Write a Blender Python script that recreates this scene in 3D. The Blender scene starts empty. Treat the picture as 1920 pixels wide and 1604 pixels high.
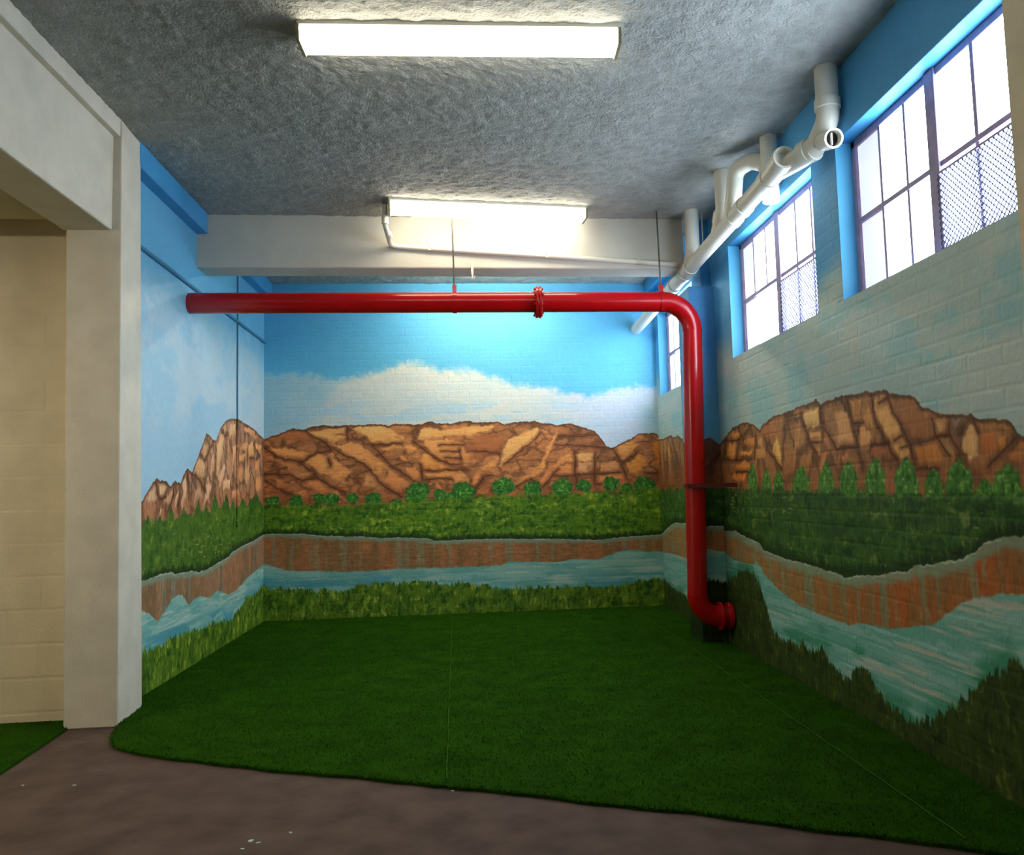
import bpy, math, random
import numpy as np
from mathutils import Vector, Matrix

# ------------------------------------------------------------------ camera
SC = bpy.context.scene
COL = SC.collection
EYE = 1.26
cam_data = bpy.data.cameras.new('camera')
cam = bpy.data.objects.new('camera', cam_data)
COL.objects.link(cam)
YAW, PITCH, ROLL = 0.09778, 0.08153, 0.02613
fw = Vector((math.sin(YAW) * math.cos(PITCH), math.cos(YAW) * math.cos(PITCH), math.sin(PITCH)))
rt = Vector((math.cos(YAW), -math.sin(YAW), 0))
dn = fw.cross(rt)
r2 = math.cos(ROLL) * rt + math.sin(ROLL) * dn
d2 = -math.sin(ROLL) * rt + math.cos(ROLL) * dn
cam.matrix_world = Matrix(((r2.x, -d2.x, -fw.x, 0), (r2.y, -d2.y, -fw.y, 0), (r2.z, -d2.z, -fw.z, EYE), (0, 0, 0, 1)))
cam_data.sensor_fit = 'HORIZONTAL'
cam_data.sensor_width = 36.0
cam_data.lens = 1500.0 / 1920.0 * 36.0
cam_data.shift_x = (960.0 - 1024.75) / 1920.0
cam_data.clip_start = 0.05
SC.camera = cam

# ------------------------------------------------------------------ world, exposure
SC.view_settings.view_transform = 'Standard'
SC.view_settings.look = 'None'
SC.view_settings.gamma = 1.0
SC.view_settings.use_curve_mapping = False
SC.view_settings.exposure = 0.42
world = bpy.data.worlds.new('overcast_sky')
SC.world = world
world.use_nodes = True
_bg = world.node_tree.nodes['Background']
_bg.inputs['Color'].default_value = (0.80, 0.90, 1.0, 1)
_bg.inputs['Strength'].default_value = 2.0
LAMP_COLOR = (1.0, 0.90, 0.70)
LAMP_STRENGTH = 10.0
TUBE_STRENGTH = 66.0
PASSAGE_STRENGTH = 40.0
PANE_COLOR = (0.72, 0.86, 1.0)
PANE_STRENGTH = 13.0

# ------------------------------------------------------------------ dimensions (metres)
XL, XR, YB, HC = -2.14, 2.082, 8.628, 3.566
SILL, HEAD = 2.28, 3.18
WINS = [(2.62, 4.18), (4.50, 6.06), (6.92, 8.47)]

# ------------------------------------------------------------------ helpers
class MB:
    """collects boxes, tubes and plates into one mesh"""
    def __init__(self):
        self.v, self.f, self.m = [], [], []
    def poly(self, pts, mi=0):
        n = len(self.v)
        self.v += [tuple(p) for p in pts]
        self.f.append(tuple(range(n, n + len(pts)))); self.m.append(mi)
    def hexa(self, p, mi=0):
        n = len(self.v); self.v += [tuple(q) for q in p]
        for q in ((0, 3, 2, 1), (4, 5, 6, 7), (0, 1, 5, 4), (1, 2, 6, 5), (2, 3, 7, 6), (3, 0, 4, 7)):
            self.f.append(tuple(n + i for i in q)); self.m.append(mi)
        return self
    def box(self, x0, x1, y0, y1, z0, z1, mi=0):
        return self.hexa([(x0, y0, z0), (x1, y0, z0), (x1, y1, z0), (x0, y1, z0), (x0, y0, z1), (x1, y0, z1), (x1, y1, z1), (x0, y1, z1)], mi)
    def tube(self, path, r, n=20, cap=True, mi=0):
        pts = [Vector(p) for p in path]
        rs = r if isinstance(r, (list, tuple)) else [r] * len(pts)
        base = len(self.v)
        t = (pts[1] - pts[0]).normalized()
        ref = Vector((0, 0, 1)) if abs(t.z) < 0.9 else Vector((1, 0, 0))
        u = t.cross(ref).normalized()
        for i, p in enumerate(pts):
            if i == 0: tt = pts[1] - pts[0]
            elif i == len(pts) - 1: tt = pts[-1] - pts[-2]
            else: tt = (pts[i + 1] - p).normalized() + (p - pts[i - 1]).normalized()
            tt.normalize()
            u = (u - tt * u.dot(tt)).normalized()
            w = tt.cross(u)
            for k in range(n):
                a = 2 * math.pi * k / n
                self.v.append(tuple(p + (u * math.cos(a) + w * math.sin(a)) * rs[i]))
        for i in range(len(pts) - 1):
            for k in range(n):
                a, b = base + i * n + k, base + i * n + (k + 1) % n
                self.f.append((a, b, b + n, a + n)); self.m.append(mi)
        if cap:
            self.f.append(tuple(base + k for k in reversed(range(n)))); self.m.append(mi)
            e = base + (len(pts) - 1) * n
            self.f.append(tuple(e + k for k in range(n))); self.m.append(mi)
        return self
    def ring(self, p0, p1, ro, ri, n=24, mi=0):
        """open-ended collar with a real bore"""
        p0, p1 = Vector(p0), Vector(p1)
        t = (p1 - p0).normalized()
        ref = Vector((0, 0, 1)) if abs(t.z) < 0.9 else Vector((1, 0, 0))
        u = t.cross(ref).normalized(); w = t.cross(u)
        b = len(self.v)
        for p, r in ((p0, ro), (p1, ro), (p1, ri), (p0, ri)):
            for k in range(n):
                a = 2 * math.pi * k / n
                self.v.append(tuple(p + (u * math.cos(a) + w * math.sin(a)) * r))
        for i in range(4):
            for k in range(n):
                j = (i + 1) % 4
                self.f.append((b + i * n + k, b + i * n + (k + 1) % n, b + j * n + (k + 1) % n, b + j * n + k)); self.m.append(mi)
        return self
    def build(self, name, mats, parent=None, smooth=False, bevel=0):
        me = bpy.data.meshes.new(name)
        me.from_pydata(self.v, [], self.f)
        for m in (mats if isinstance(mats, (list, tuple)) else [mats]): me.materials.append(m)
        me.polygons.foreach_set('material_index', self.m)
        me.update()
        if smooth:
            me.shade_smooth(); me.set_sharp_from_angle(angle=math.radians(38))
        o = bpy.data.objects.new(name, me); COL.objects.link(o)
        if parent is not None: o.parent = parent
        if bevel:
            b = o.modifiers.new('bevel', 'BEVEL'); b.width = bevel; b.segments = 2; b.limit_method = 'ANGLE'
        return o

def tag(o, label=None, cat=None, group=None, kind=None):
    if label: o['label'] = label
    if cat: o['category'] = cat
    if group: o['group'] = group
    if kind: o['kind'] = kind
    return o
def struct(o, label, cat='wall'): return tag(o, label, cat, kind='structure')
def empty(name, loc, label, cat, group=None):
    o = bpy.data.objects.new(name, None); COL.objects.link(o); o.location = loc
    o.empty_display_size = 0.1
    return tag(o, label, cat, group)
def sub(name, mb, mats, parent, loc, smooth=False, bevel=0):
    """a part given in world metres, stored relative to its thing's base"""
    l = Vector(loc); mb.v = [tuple(Vector(p) - l) for p in mb.v]
    return mb.build(name, mats, parent, smooth, bevel)
def fillet(pts, r, n=8):
    """round the inner corners of a polyline"""
    P = [Vector(p) for p in pts]; out = [P[0]]
    for i in range(1, len(P) - 1):
        a = (P[i - 1] - P[i]); b = (P[i + 1] - P[i]); la, lb = a.length, b.length
        a.normalize(); b.normalize()
        ang = a.angle(b); t = min(r / math.tan(ang / 2), la * .49, lb * .49)
        p0, p2 = P[i] + a * t, P[i] + b * t
        rr = t * math.tan(ang / 2)
        c = P[i] + (a + b).normalized() * (rr / math.sin(ang / 2))
        for k in range(n + 1):
            f = k / n
            d = ((p0 - c) * (1 - f) + (p2 - c) * f)
            # spherical interpolation about the centre
            th = (p0 - c).angle(p2 - c)
            d = ((p0 - c) * math.sin((1 - f) * th) + (p2 - c) * math.sin(f * th)) / math.sin(th)
            out.append(c + d)
    out.append(P[-1]); return out

# ------------------------------------------------------------------ materials
def srgb(r, g, b):
    f = lambda c: (c / 255 / 12.92) if c / 255 <= 0.04045 else ((c / 255 + 0.055) / 1.055) ** 2.4
    return (f(r), f(g), f(b), 1)
def mat(name, rgb, rough=0.6, spec=0.3, metal=0.0, noise=0.0, nscale=6.0, bump=0.0, bscale=60.0, rgb2=None):
    m = bpy.data.materials.new(name); m.use_nodes = True
    nt = m.node_tree; b = nt.nodes['Principled BSDF']
    b.inputs['Roughness'].default_value = rough
    b.inputs['Specular IOR Level'].default_value = spec
    b.inputs['Metallic'].default_value = metal
    geo = nt.nodes.new('ShaderNodeNewGeometry')
    c1 = srgb(*rgb); c2 = srgb(*(rgb2 or tuple(max(0, c * (1 - noise)) for c in rgb)))
    n = nt.nodes.new('ShaderNodeTexNoise'); n.inputs['Scale'].default_value = nscale; n.inputs['Detail'].default_value = 6
    nt.links.new(geo.outputs['Position'], n.inputs['Vector'])
    rp = nt.nodes.new('ShaderNodeValToRGB')
    rp.color_ramp.elements[0].position = 0.35; rp.color_ramp.elements[0].color = c2
    rp.color_ramp.elements[1].position = 0.65; rp.color_ramp.elements[1].color = c1
    nt.links.new(n.outputs['Fac'], rp.inputs['Fac']); nt.links.new(rp.outputs['Color'], b.inputs['Base Color'])
    if bump:
        n2 = nt.nodes.new('ShaderNodeTexNoise'); n2.inputs['Scale'].default_value = bscale; n2.inputs['Detail'].default_value = 5
        nt.links.new(geo.outputs['Position'], n2.inputs['Vector'])
        bp = nt.nodes.new('ShaderNodeBump'); bp.inputs['Strength'].default_value = bump; bp.inputs['Distance'].default_value = 0.01
        nt.links.new(n2.outputs['Fac'], bp.inputs['Height']); nt.links.new(bp.outputs['Normal'], b.inputs['Normal'])
    return m
def emit(name, rgb, strength):
    m = bpy.data.materials.new(name); m.use_nodes = True
    b = m.node_tree.nodes['Principled BSDF']
    b.inputs['Base Color'].default_value = (0.8, 0.8, 0.8, 1); b.inputs['Roughness'].default_value = 0.35
    b.inputs['Emission Color'].default_value = (*rgb, 1); b.inputs['Emission Strength'].default_value = strength
    return m
M = dict(
    white=mat('white_paint', (222, 214, 196), .55, .3, noise=.05, bump=.25, bscale=90),
    beam=mat('white_beam_paint', (204, 200, 186), .6, .25, noise=.05, nscale=3, bump=.2, bscale=50),
    cream=mat('cream_block_paint', (226, 213, 184), .6, .25, noise=.06, nscale=4, bump=.25, bscale=70),
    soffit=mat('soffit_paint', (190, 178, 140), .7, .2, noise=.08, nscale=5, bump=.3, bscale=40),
    ceiling=mat('sprayed_ceiling', (172, 174, 168), .75, .35, noise=.10, nscale=10, bump=1.0, bscale=70),
    blue=mat('sky_blue_paint', (72, 158, 214), .5, .3, noise=.06, nscale=3, bump=.15, bscale=50),
    reveal_daylit=mat('sky_blue_reveal_daylit', (104, 204, 244), .45, .3, noise=.04, nscale=3),  # lightened copy of the sky blue: daylight on the far jamb put into colour
    bluecord=mat('blue_painted_cable', (70, 135, 170), .5, .3, noise=.06),
    red=mat('red_gloss_paint', (186, 9, 17), .20, .5, noise=.06, nscale=4),
    redd=mat('red_bracket_paint', (84, 8, 12), .45, .4, noise=.1),
    pvc=mat('white_pvc', (228, 224, 208), .35, .4, noise=.04, nscale=5),
    pvcin=mat('dark_pipe_bore', (60, 52, 48), .8, .1, noise=.2),
    steel=mat('hanger_steel', (110, 104, 92), .45, .5, metal=.6, noise=.2, nscale=30),
    frame=mat('mauve_steel_frame', (168, 150, 182), .5, .3, noise=.12, nscale=14),
    wire=mat('guard_wire', (92, 96, 128), .5, .4, metal=.3, noise=.1),
    housing=mat('lamp_housing', (225, 222, 205), .4, .4, noise=.03),
    endcap=mat('lamp_end_cap', (150, 140, 105), .5, .3, noise=.08),
    floor=mat('brown_screed', (96, 78, 68), .8, .15, nscale=5.5, bump=.5, bscale=18, rgb2=(78, 62, 54)),
    turf=mat('turf_backing', (42, 80, 7), .95, .03, nscale=5, bump=.9, bscale=160, rgb2=(32, 66, 4)),
    blade=mat('turf_blade', (58, 104, 10), .9, .04, nscale=6, rgb2=(42, 84, 7)),
    seam=mat('turf_seam', (62, 108, 24), .9, .05, noise=.2, nscale=20),
    chip=mat('paint_flake', (190, 205, 196), .7, .2, noise=.1),
    lamp=emit('lamp_diffuser', LAMP_COLOR, LAMP_STRENGTH),
    passage_lamp=emit('passage_lamp_diffuser', LAMP_COLOR, PASSAGE_STRENGTH),
    tube=emit('bare_lamp_tube', LAMP_COLOR, TUBE_STRENGTH),
    pane=emit('frosted_pane', PANE_COLOR, PANE_STRENGTH),
    panedim=emit('frosted_pane_lilac', (0.80, 0.83, 0.97), 0.62),
)
MURAL = {
 'B': {
  'cloud': [(-2140,2600),(-1782,2596),(-1561,2565),(-1282,2533),(-1114,2588),(-889,2643),(-747,2700),(-633,2716),(-435,2696),(-264,2636),(-178,2624),(-35,2622),(137,2591),(281,2554),(395,2489),(569,2463),(772,2437),(947,2405),(1093,2356),(1298,2336),(1476,2351),(1596,2391),(1896,2423),(2135,2396)],
  'rock': [(-2219,1872),(-2151,1893),(-2051,1934),(-1930,1971),(-1878,2001),(-1826,2006),(-1733,1993),(-1639,2019),(-1526,2034),(-1429,2024),(-1302,2033),(-1207,2031),(-917,2040),(-850,2016),(-810,2037),(-557,2028),(-495,2027),(-432,2061),(-387,2063),(-353,2039),(-182,2033),(-34,2054),(86,2034),(311,2042),(391,2006),(501,2033),(727,2040),(779,2016),(896,2008),(971,1995),(1118,2004),(1211,1974),(1371,1924),(1417,1870),(1501,1758),(1563,1733),(1647,1778),(1761,1829),(1852,1876),(1892,1891),(2037,1882),(2090,1857),(2131,1821),(2208,1808)],
  'tree': [(-2217,1198),(-1783,1197),(-1013,1188),(-455,1218),(111,1237),(684,1244),(1266,1264),(1736,1263),(2187,1275)],
  'lip': [(-2216,889),(-2146,904),(-2000,910),(-1745,900),(-1565,875),(-1127,850),(-950,833),(-683,830),(-460,812),(-377,787),(-124,785),(-11,787),(273,786),(673,771),(903,764),(1366,738),(1542,755),(1836,769),(2067,779),(2169,822)],
  'bank': [(-2188,619),(-2134,607),(-2027,570),(-1892,522),(-1675,519),(-1348,497),(-1074,493),(-798,505),(-520,501),(-72,502),(97,502),(324,506),(410,542),(610,535),(925,519),(1128,546),(1360,533),(1477,569),(1625,621),(1743,628),(1889,595),(2054,595),(2160,592)],
  'river': [(-2187,385),(-2107,371),(-1784,342),(-1621,309),(-1295,308),(-1185,359),(-910,360),(-689,385),(-467,355),(-299,337),(-75,329),(93,301),(375,257),(660,263),(1235,247),(1583,240),(1701,276),(2055,303),(2149,299)],
  'bush': [(-2044,1238,74),(-1810,1243,79),(-1564,1258,74),(-1444,1250,79),(-1234,1255,68),(-1013,1249,85),(-763,1186,68),(-549,1305,125),(-313,1270,85),(-64,1292,136),(365,1344,125),(680,1307,102),(999,1311,114),(1238,1322,85),(1538,1338,102),(1707,1287,68),(1909,1305,125),(-623,1239,68),(-229,1229,79)],
  'fac': [((205,135,75),[(-2092,1820),(-1964,1813),(-1827,1789),(-1664,1750),(-1630,1741),(-1707,1698),(-1793,1656),(-1921,1694),(-2032,1749)]),((188,125,75),[(-2125,1716),(-2074,1724),(-1964,1660),(-1861,1649),(-1742,1602),(-1673,1557),(-1639,1512),(-1742,1445),(-1878,1536),(-1912,1606),(-2006,1661)]),((205,135,75),[(-1733,1664),(-1656,1706),(-1578,1739),(-1484,1685),(-1458,1605),(-1432,1639),(-1449,1693),(-1381,1665),(-1346,1620),(-1243,1573),(-1217,1546),(-1287,1469),(-1296,1364),(-1364,1427),(-1459,1482),(-1588,1538)]),((215,150,85),[(-1733,1972),(-1517,2003),(-1292,2017),(-1284,1955),(-1405,1935),(-1275,1914),(-1267,1879),(-1423,1833),(-1475,1861),(-1621,1908)]),((205,135,75),[(-1423,1816),(-1258,1848),(-1154,1828),(-1016,1727),(-852,1582),(-905,1451),(-1000,1524),(-1104,1606),(-1233,1679),(-1311,1725),(-1337,1778)]),((215,150,85),[(-1232,1971),(-1188,2015),(-909,2028),(-795,1972),(-664,1871),(-718,1828),(-893,1823),(-1015,1816),(-1076,1897)]),((195,120,68),[(-852,1556),(-756,1500),(-600,1390),(-706,1331),(-706,1269),(-811,1325),(-897,1433)]),((188,125,75),[(-1096,1491),(-975,1435),(-897,1362),(-967,1329),(-1045,1375),(-1114,1386)]),((175,110,60),[(-2006,1495),(-1929,1476),(-1895,1362),(-1972,1381),(-2014,1443)]),((195,120,68),[(-1716,1436),(-1605,1481),(-1494,1421),(-1442,1341),(-1554,1318),(-1631,1355)]),((195,120,68),[(-1827,1316),(-1742,1358),(-1699,1339),(-1674,1260),(-1759,1262)]),((188,125,75),[(-2124,1315),(-2082,1336),(-2040,1278),(-2099,1258)]),((188,125,75),[(-1442,1341),(-1399,1340),(-1305,1268),(-1365,1252),(-1434,1289)]),((205,135,75),[(-946,1770),(-841,1813),(-700,1801),(-692,1747),(-824,1741)]),((205,135,75),[(-683,1809),(-560,1798),(-525,1744),(-675,1729)]),((195,120,68),[(-746,1686),(-693,1707),(-632,1648),(-650,1626),(-720,1650)]),((165,95,50),[(-2126,1882),(-1921,1966),(-1776,1981),(-1621,1899),(-1544,1862),(-1707,1857),(-1964,1888)]),((205,135,75),[(-460,1871),(-212,1871),(-106,1846),(-39,1827),(-45,1764),(16,1664),(5,1548),(-269,1617),(-322,1663),(-470,1800)]),((215,150,85),[(-512,1970),(-467,2006),(-299,1958),(-175,1973),(-50,1989),(309,2019),(254,1956),(128,1923),(29,1889),(-140,1901),(-318,1877),(-522,1863),(-566,1837)]),((208,135,65),[(-497,1711),(-453,1728),(-331,1636),(-252,1590),(-128,1551),(-13,1531),(-279,1533),(-465,1532),(-508,1605)]),((205,135,75),[(-483,1497),(-279,1528),(-58,1523),(12,1450),(2,1379),(-149,1374),(-184,1437),(-298,1457),(-431,1443)]),((215,150,85),[(770,1983),(768,1911),(702,1821),(574,1733),(565,1761),(519,1708),(509,1672),(372,1576),(317,1550),(357,1729),(423,1854),(514,1888),(669,1949)]),((205,135,75),[(960,1953),(972,1880),(929,1808),(861,1646),(803,1521),(711,1442),(501,1331),(484,1367),(658,1506),(769,1594),(884,1818)]),((195,120,68),[(1044,1660),(1070,1642),(911,1482),(780,1324),(746,1396),(840,1520)]),((205,135,75),[(103,1537),(220,1624),(320,1658),(300,1568),(245,1525),(120,1523)]),((195,120,68),[(57,1476),(173,1509),(118,1421),(54,1333),(29,1405)]),((195,120,68),[(-440,1399),(-396,1420),(-370,1388),(-414,1363)]),((195,120,68),[(-370,1370),(-325,1400),(-291,1351),(-335,1325)]),((195,120,68),[(-334,1423),(-290,1439),(-246,1403),(-273,1368)]),((195,120,68),[(-246,1403),(-201,1420),(-184,1384),(-211,1358)]),((195,120,68),[(-675,1555),(-561,1579),(-509,1498),(-519,1418),(-581,1393),(-676,1449)]),((150,88,50),[(37,1870),(352,1927),(396,1854),(330,1694),(122,1626),(34,1664)]),((175,105,55),[(89,1305),(206,1325),(222,1266),(97,1243)]),((205,135,75),[(982,1640),(1102,1701),(1123,1606),(1138,1574),(1012,1585)]),((215,150,85),[(1173,1683),(1371,1679),(1365,1593),(1170,1593)]),((190,132,88),[(1170,1585),(1360,1585),(1354,1522),(1271,1516),(1317,1476),(1166,1456)]),((195,120,68),[(995,1570),(1138,1566),(1150,1456),(937,1446)]),((188,125,75),[(1405,1474),(1448,1583),(1623,1579),(1636,1468)]),((195,120,68),[(1404,1450),(1635,1461),(1705,1380),(1377,1349)]),((195,130,65),[(1597,1730),(1768,1806),(1871,1764),(1771,1671),(1688,1586),(1641,1634)]),((195,125,55),[(1711,1561),(1859,1669),(1945,1580),(1834,1424),(1731,1443)]),((150,100,70),[(1925,1707),(1974,1706),(2011,1618),(1961,1587),(1899,1644)]),((165,120,80),[(1917,1478),(1982,1500),(2061,1458),(1956,1445)]),((180,110,45),[(1992,1777),(2099,1815),(2100,1418),(2065,1340),(2041,1578)])],
  'crk': [[(-2134,1812),(-2006,1705),(-1776,1651),(-1622,1521),(-1485,1412),(-1313,1312)],[(-1759,1655),(-1578,1748),(-1449,1763),(-1518,1862),(-1733,1981)],[(-1423,1780),(-1311,1716),(-1104,1606),(-897,1371),(-724,1261)],[(-1475,1676),(-1458,1596)],[(-1275,2016),(-1267,1874)],[(-1015,1816),(-700,1828)],[(-1015,1807),(-808,1572),(-565,1407)],[(-2133,1533),(-1895,1527),(-1742,1445),(-1622,1486)],[(-2116,1463),(-1997,1373),(-1853,1308)],[(-1741,2087),(-1707,2086)],[(-584,1847),(-462,1746),(-313,1627),(-243,1608)],[(-500,1533),(-4,1526)],[(-508,1605),(-501,1427),(-413,1434),(-281,1448),(-184,1428)],[(-311,1805),(-44,1800)],[(-285,1733),(-99,1730)],[(-251,1661),(-91,1653)],[(-252,1599),(-74,1590)],[(-99,1738),(-74,1639)],[(381,1585),(647,1795),(768,1902)],[(780,1315),(967,1517)],[(53,1735),(338,1684)],[(10,1361),(72,1306),(154,1447),(226,1463)],[(492,1331),(656,1408),(710,1388)],[(1150,1708),(1142,1441),(1163,1362)],[(921,1438),(1364,1451),(1635,1461)],[(1372,1687),(1345,1350)],[(1565,1731),(1640,1602),(1713,1396)],[(1679,1570),(1860,1693)],[(1377,1341),(1424,1340)],[(972,1873),(1417,1868)],[(930,1783),(1501,1740)],[(1916,1446),(2061,1443)],[(2115,1799),(2122,1576),(2142,1457)]],
 },
 'L': {
  'rock': [(5484,1269),(5528,1292),(5639,1369),(5740,1430),(5805,1418),(5924,1406),(6001,1375),(6094,1411),(6208,1407),(6273,1471),(6341,1512),(6447,1491),(6518,1552),(6609,1639),(6722,1755),(6790,1825),(6903,1800),(6967,1774),(7052,1784),(7160,1888),(7296,1974),(7524,2013),(7715,2020),(7959,1997),(8188,1981),(8433,1935),(8625,1904),(8692,1887)],
  'tree': [(5489,1139),(5744,1136),(5962,1145),(6216,1161),(6837,1185),(7503,1214),(8699,1214)],
  'lip': [(5503,752),(5542,756),(5828,767),(6052,766),(6124,742),(6479,730),(6617,708),(6849,710),(7099,738),(7440,773),(7511,799),(7816,833),(8234,860),(8604,900),(8677,903)],
  'bank': [(5510,571),(5539,563),(5649,528),(5796,454),(5924,504),(6058,570),(6201,586),(6276,569),(6407,476),(6512,512),(6678,519),(6886,474),(7104,512),(7447,435),(7667,451),(7983,516),(8328,564),(8632,597),(8680,599)],
  'river': [(5520,294),(5539,298),(5802,280),(6044,302),(6360,291),(6743,256),(6983,271),(7416,199),(7709,251),(7986,335),(8331,339),(8634,388),(8683,395)],
  'tri': [[(5541,1111),(5605,1182),(5675,1106)],[(5759,1108),(5813,1183),(5874,1103)],[(5956,1123),(6021,1235),(6095,1118)],[(6201,1115),(6281,1231),(6370,1109)],[(6353,1110),(6439,1174),(6531,1104)],[(6512,1135),(6601,1271),(6700,1130)],[(6709,1142),(6795,1237),(6889,1138)],[(6909,1157),(7009,1335),(7122,1152)],[(7211,1163),(7333,1329),(7467,1158)],[(7443,1165),(7539,1264),(7641,1161)],[(7731,1174),(7861,1292),(8000,1169)],[(8085,1168),(8317,1339),(8569,1158)],[(8000,1162),(8140,1292),(8289,1156)]],
  'fac': [((190,150,115),[(5568,1289),(5720,1402),(5744,1337),(5774,1288),(5602,1262)]),((195,155,115),[(5777,1409),(5908,1405),(5955,1378),(5852,1310),(5787,1315)]),((190,145,110),[(5897,1304),(6064,1367),(6021,1241),(5869,1265)]),((205,160,130),[(5757,1146),(5854,1265),(5842,1188)]),((200,155,125),[(6101,1193),(6098,1292),(6209,1392),(6179,1280)]),((200,155,120),[(6231,1202),(6242,1393),(6341,1497),(6329,1321)]),((185,140,105),[(6686,1636),(6723,1742),(6844,1703),(6825,1630),(6746,1600)]),((195,145,100),[(6484,1489),(6591,1619),(6747,1581),(6770,1464),(6596,1448)]),((200,150,115),[(6791,1406),(6954,1422),(6875,1302),(6717,1225),(6753,1347)]),((180,130,100),[(6491,1229),(6525,1340),(6636,1379),(6715,1302),(6564,1259)]),((205,155,110),[(7038,1464),(7075,1751),(7183,1869),(7275,1841),(7210,1662),(7103,1472)]),((205,155,110),[(7205,1913),(7296,1956),(7356,1897),(7275,1862)]),((205,155,110),[(7394,1800),(7439,1969),(7638,1994),(7564,1870)]),((200,150,115),[(7125,1493),(7304,1610),(7328,1540),(7172,1391),(7106,1356)]),((205,150,105),[(7496,1531),(7516,1764),(7667,1788),(7593,1651)]),((205,145,95),[(7772,1757),(7852,1815),(8017,1826),(8019,1748),(7853,1732)]),((210,155,100),[(8046,1812),(8220,1855),(8252,1681),(8048,1672)]),((205,145,95),[(7722,1620),(7747,1703),(7991,1716),(7855,1618)]),((205,140,90),[(7850,1922),(7931,1975),(8130,1984),(8497,1874),(8220,1879),(8016,1920)]),((210,150,95),[(8280,1843),(8561,1828),(8498,1725),(8311,1781)]),((200,135,85),[(8254,1546),(8313,1668),(8499,1693),(8406,1550)]),((205,140,90),[(8315,1475),(8501,1503),(8566,1364),(8317,1347)]),((210,160,120),[(7238,1447),(7449,1465),(7427,1372),(7240,1357)]),((200,135,95),[(7502,1279),(7524,1358),(7727,1382),(7729,1278)]),((195,140,95),[(7937,1629),(8020,1640),(8108,1518),(7968,1399),(7885,1474)]),((190,125,80),[(7700,1433),(7723,1568),(7856,1587),(7831,1436)]),((200,150,115),[(6891,1474),(6908,1607),(7011,1720),(6994,1516)])],
  'crk': [[(5733,1425),(5744,1337),(5795,1288),(5912,1304)],[(5805,1415),(5908,1411),(5986,1372)],[(6078,1408),(6050,1292),(5961,1191)],[(6208,1398),(6164,1233)],[(6341,1509),(6382,1291)],[(6609,1645),(6746,1600),(6946,1743)],[(6448,1488),(6596,1441),(6773,1348)],[(7183,1883),(7275,1834),(7369,1855)],[(7663,2012),(7694,1730),(7672,1566)],[(8019,1748),(7993,1608)],[(8252,1681),(8077,1673)],[(8593,1864),(8600,1240)]],
 },
 'R': {
  'rock': [(2608,1370),(2737,1403),(2819,1426),(2848,1435),(2883,1479),(2922,1505),(2997,1501),(3085,1520),(3130,1536),(3297,1552),(3409,1586),(3478,1607),(3519,1635),(3545,1671),(3651,1693),(3699,1699),(3748,1710),(3814,1734),(3948,1735),(3985,1747),(3994,1748),(4172,1752),(4277,1755),(4447,1747),(4542,1742),(4599,1778),(4663,1767),(4863,1767),(5051,1747),(5142,1744),(5301,1742),(5508,1705),(5548,1667),(5633,1703),(5796,1747),(5975,1749),(6145,1732),(6331,1675),(6453,1636),(7674,1756),(7830,1799),(8000,1789),(8114,1820),(8430,1808)],
  'tree': [(2508,1181),(2845,1190),(3438,1206),(4194,1224),(5349,1244),(6321,1263),(7707,1270),(8515,1265)],
  'lip': [(2657,1064),(2860,1051),(2996,1041),(3109,1006),(3171,966),(3265,932),(3452,897),(3634,872),(3688,843),(3851,824),(3940,797),(4157,776),(4364,743),(4398,756),(4683,767),(4960,779),(5153,779),(5377,799),(5602,814),(5675,860),(5947,885),(6172,920),(6394,914),(6498,918),(7661,929),(8069,925),(8368,859),(8590,792)],
  'bank': [(2681,837),(2884,833),(2994,822),(3182,782),(3275,749),(3387,689),(3518,618),(3913,538),(4188,520),(4342,488),(4676,495),(4995,504),(5319,558),(5604,644),(5639,684),(5755,724),(5843,687),(6251,692),(6420,727),(6524,727),(7692,592),(8228,600),(8623,583)],
  'river': [(2707,598),(2912,572),(2987,573),(3026,532),(3160,463),(3277,370),(3389,287),(3519,209),(3641,163),(3796,135),(4013,171),(4096,233),(4168,278),(4246,300),(4301,266),(4362,181),(4466,198),(4608,252),(4680,302),(4785,278),(5026,260),(5088,266),(5325,237),(5484,257),(5577,409),(5715,562),(5830,630),(5979,649),(6143,615),(6220,569),(6450,514),(6556,503),(7710,217),(8238,249),(8668,298)],
  'tri': [[(5842,1239),(5722,1454),(5662,1238)],[(5552,1237),(5444,1405),(5383,1236)],[(5350,1236),(5236,1379),(5162,1235)],[(5008,1234),(4854,1401),(4750,1233)],[(4624,1232),(4500,1408),(4424,1231)],[(4352,1231),(4225,1396),(4143,1230)],[(4055,1238),(3932,1406),(3855,1237)],[(3757,1236),(3639,1388),(3561,1235)],[(3499,1230),(3417,1329),(3361,1229)],[(3334,1225),(3223,1364),(3147,1224)],[(3023,1216),(2920,1333),(2847,1216)],[(3124,1224),(3067,1274),(3022,1223)]],
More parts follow.
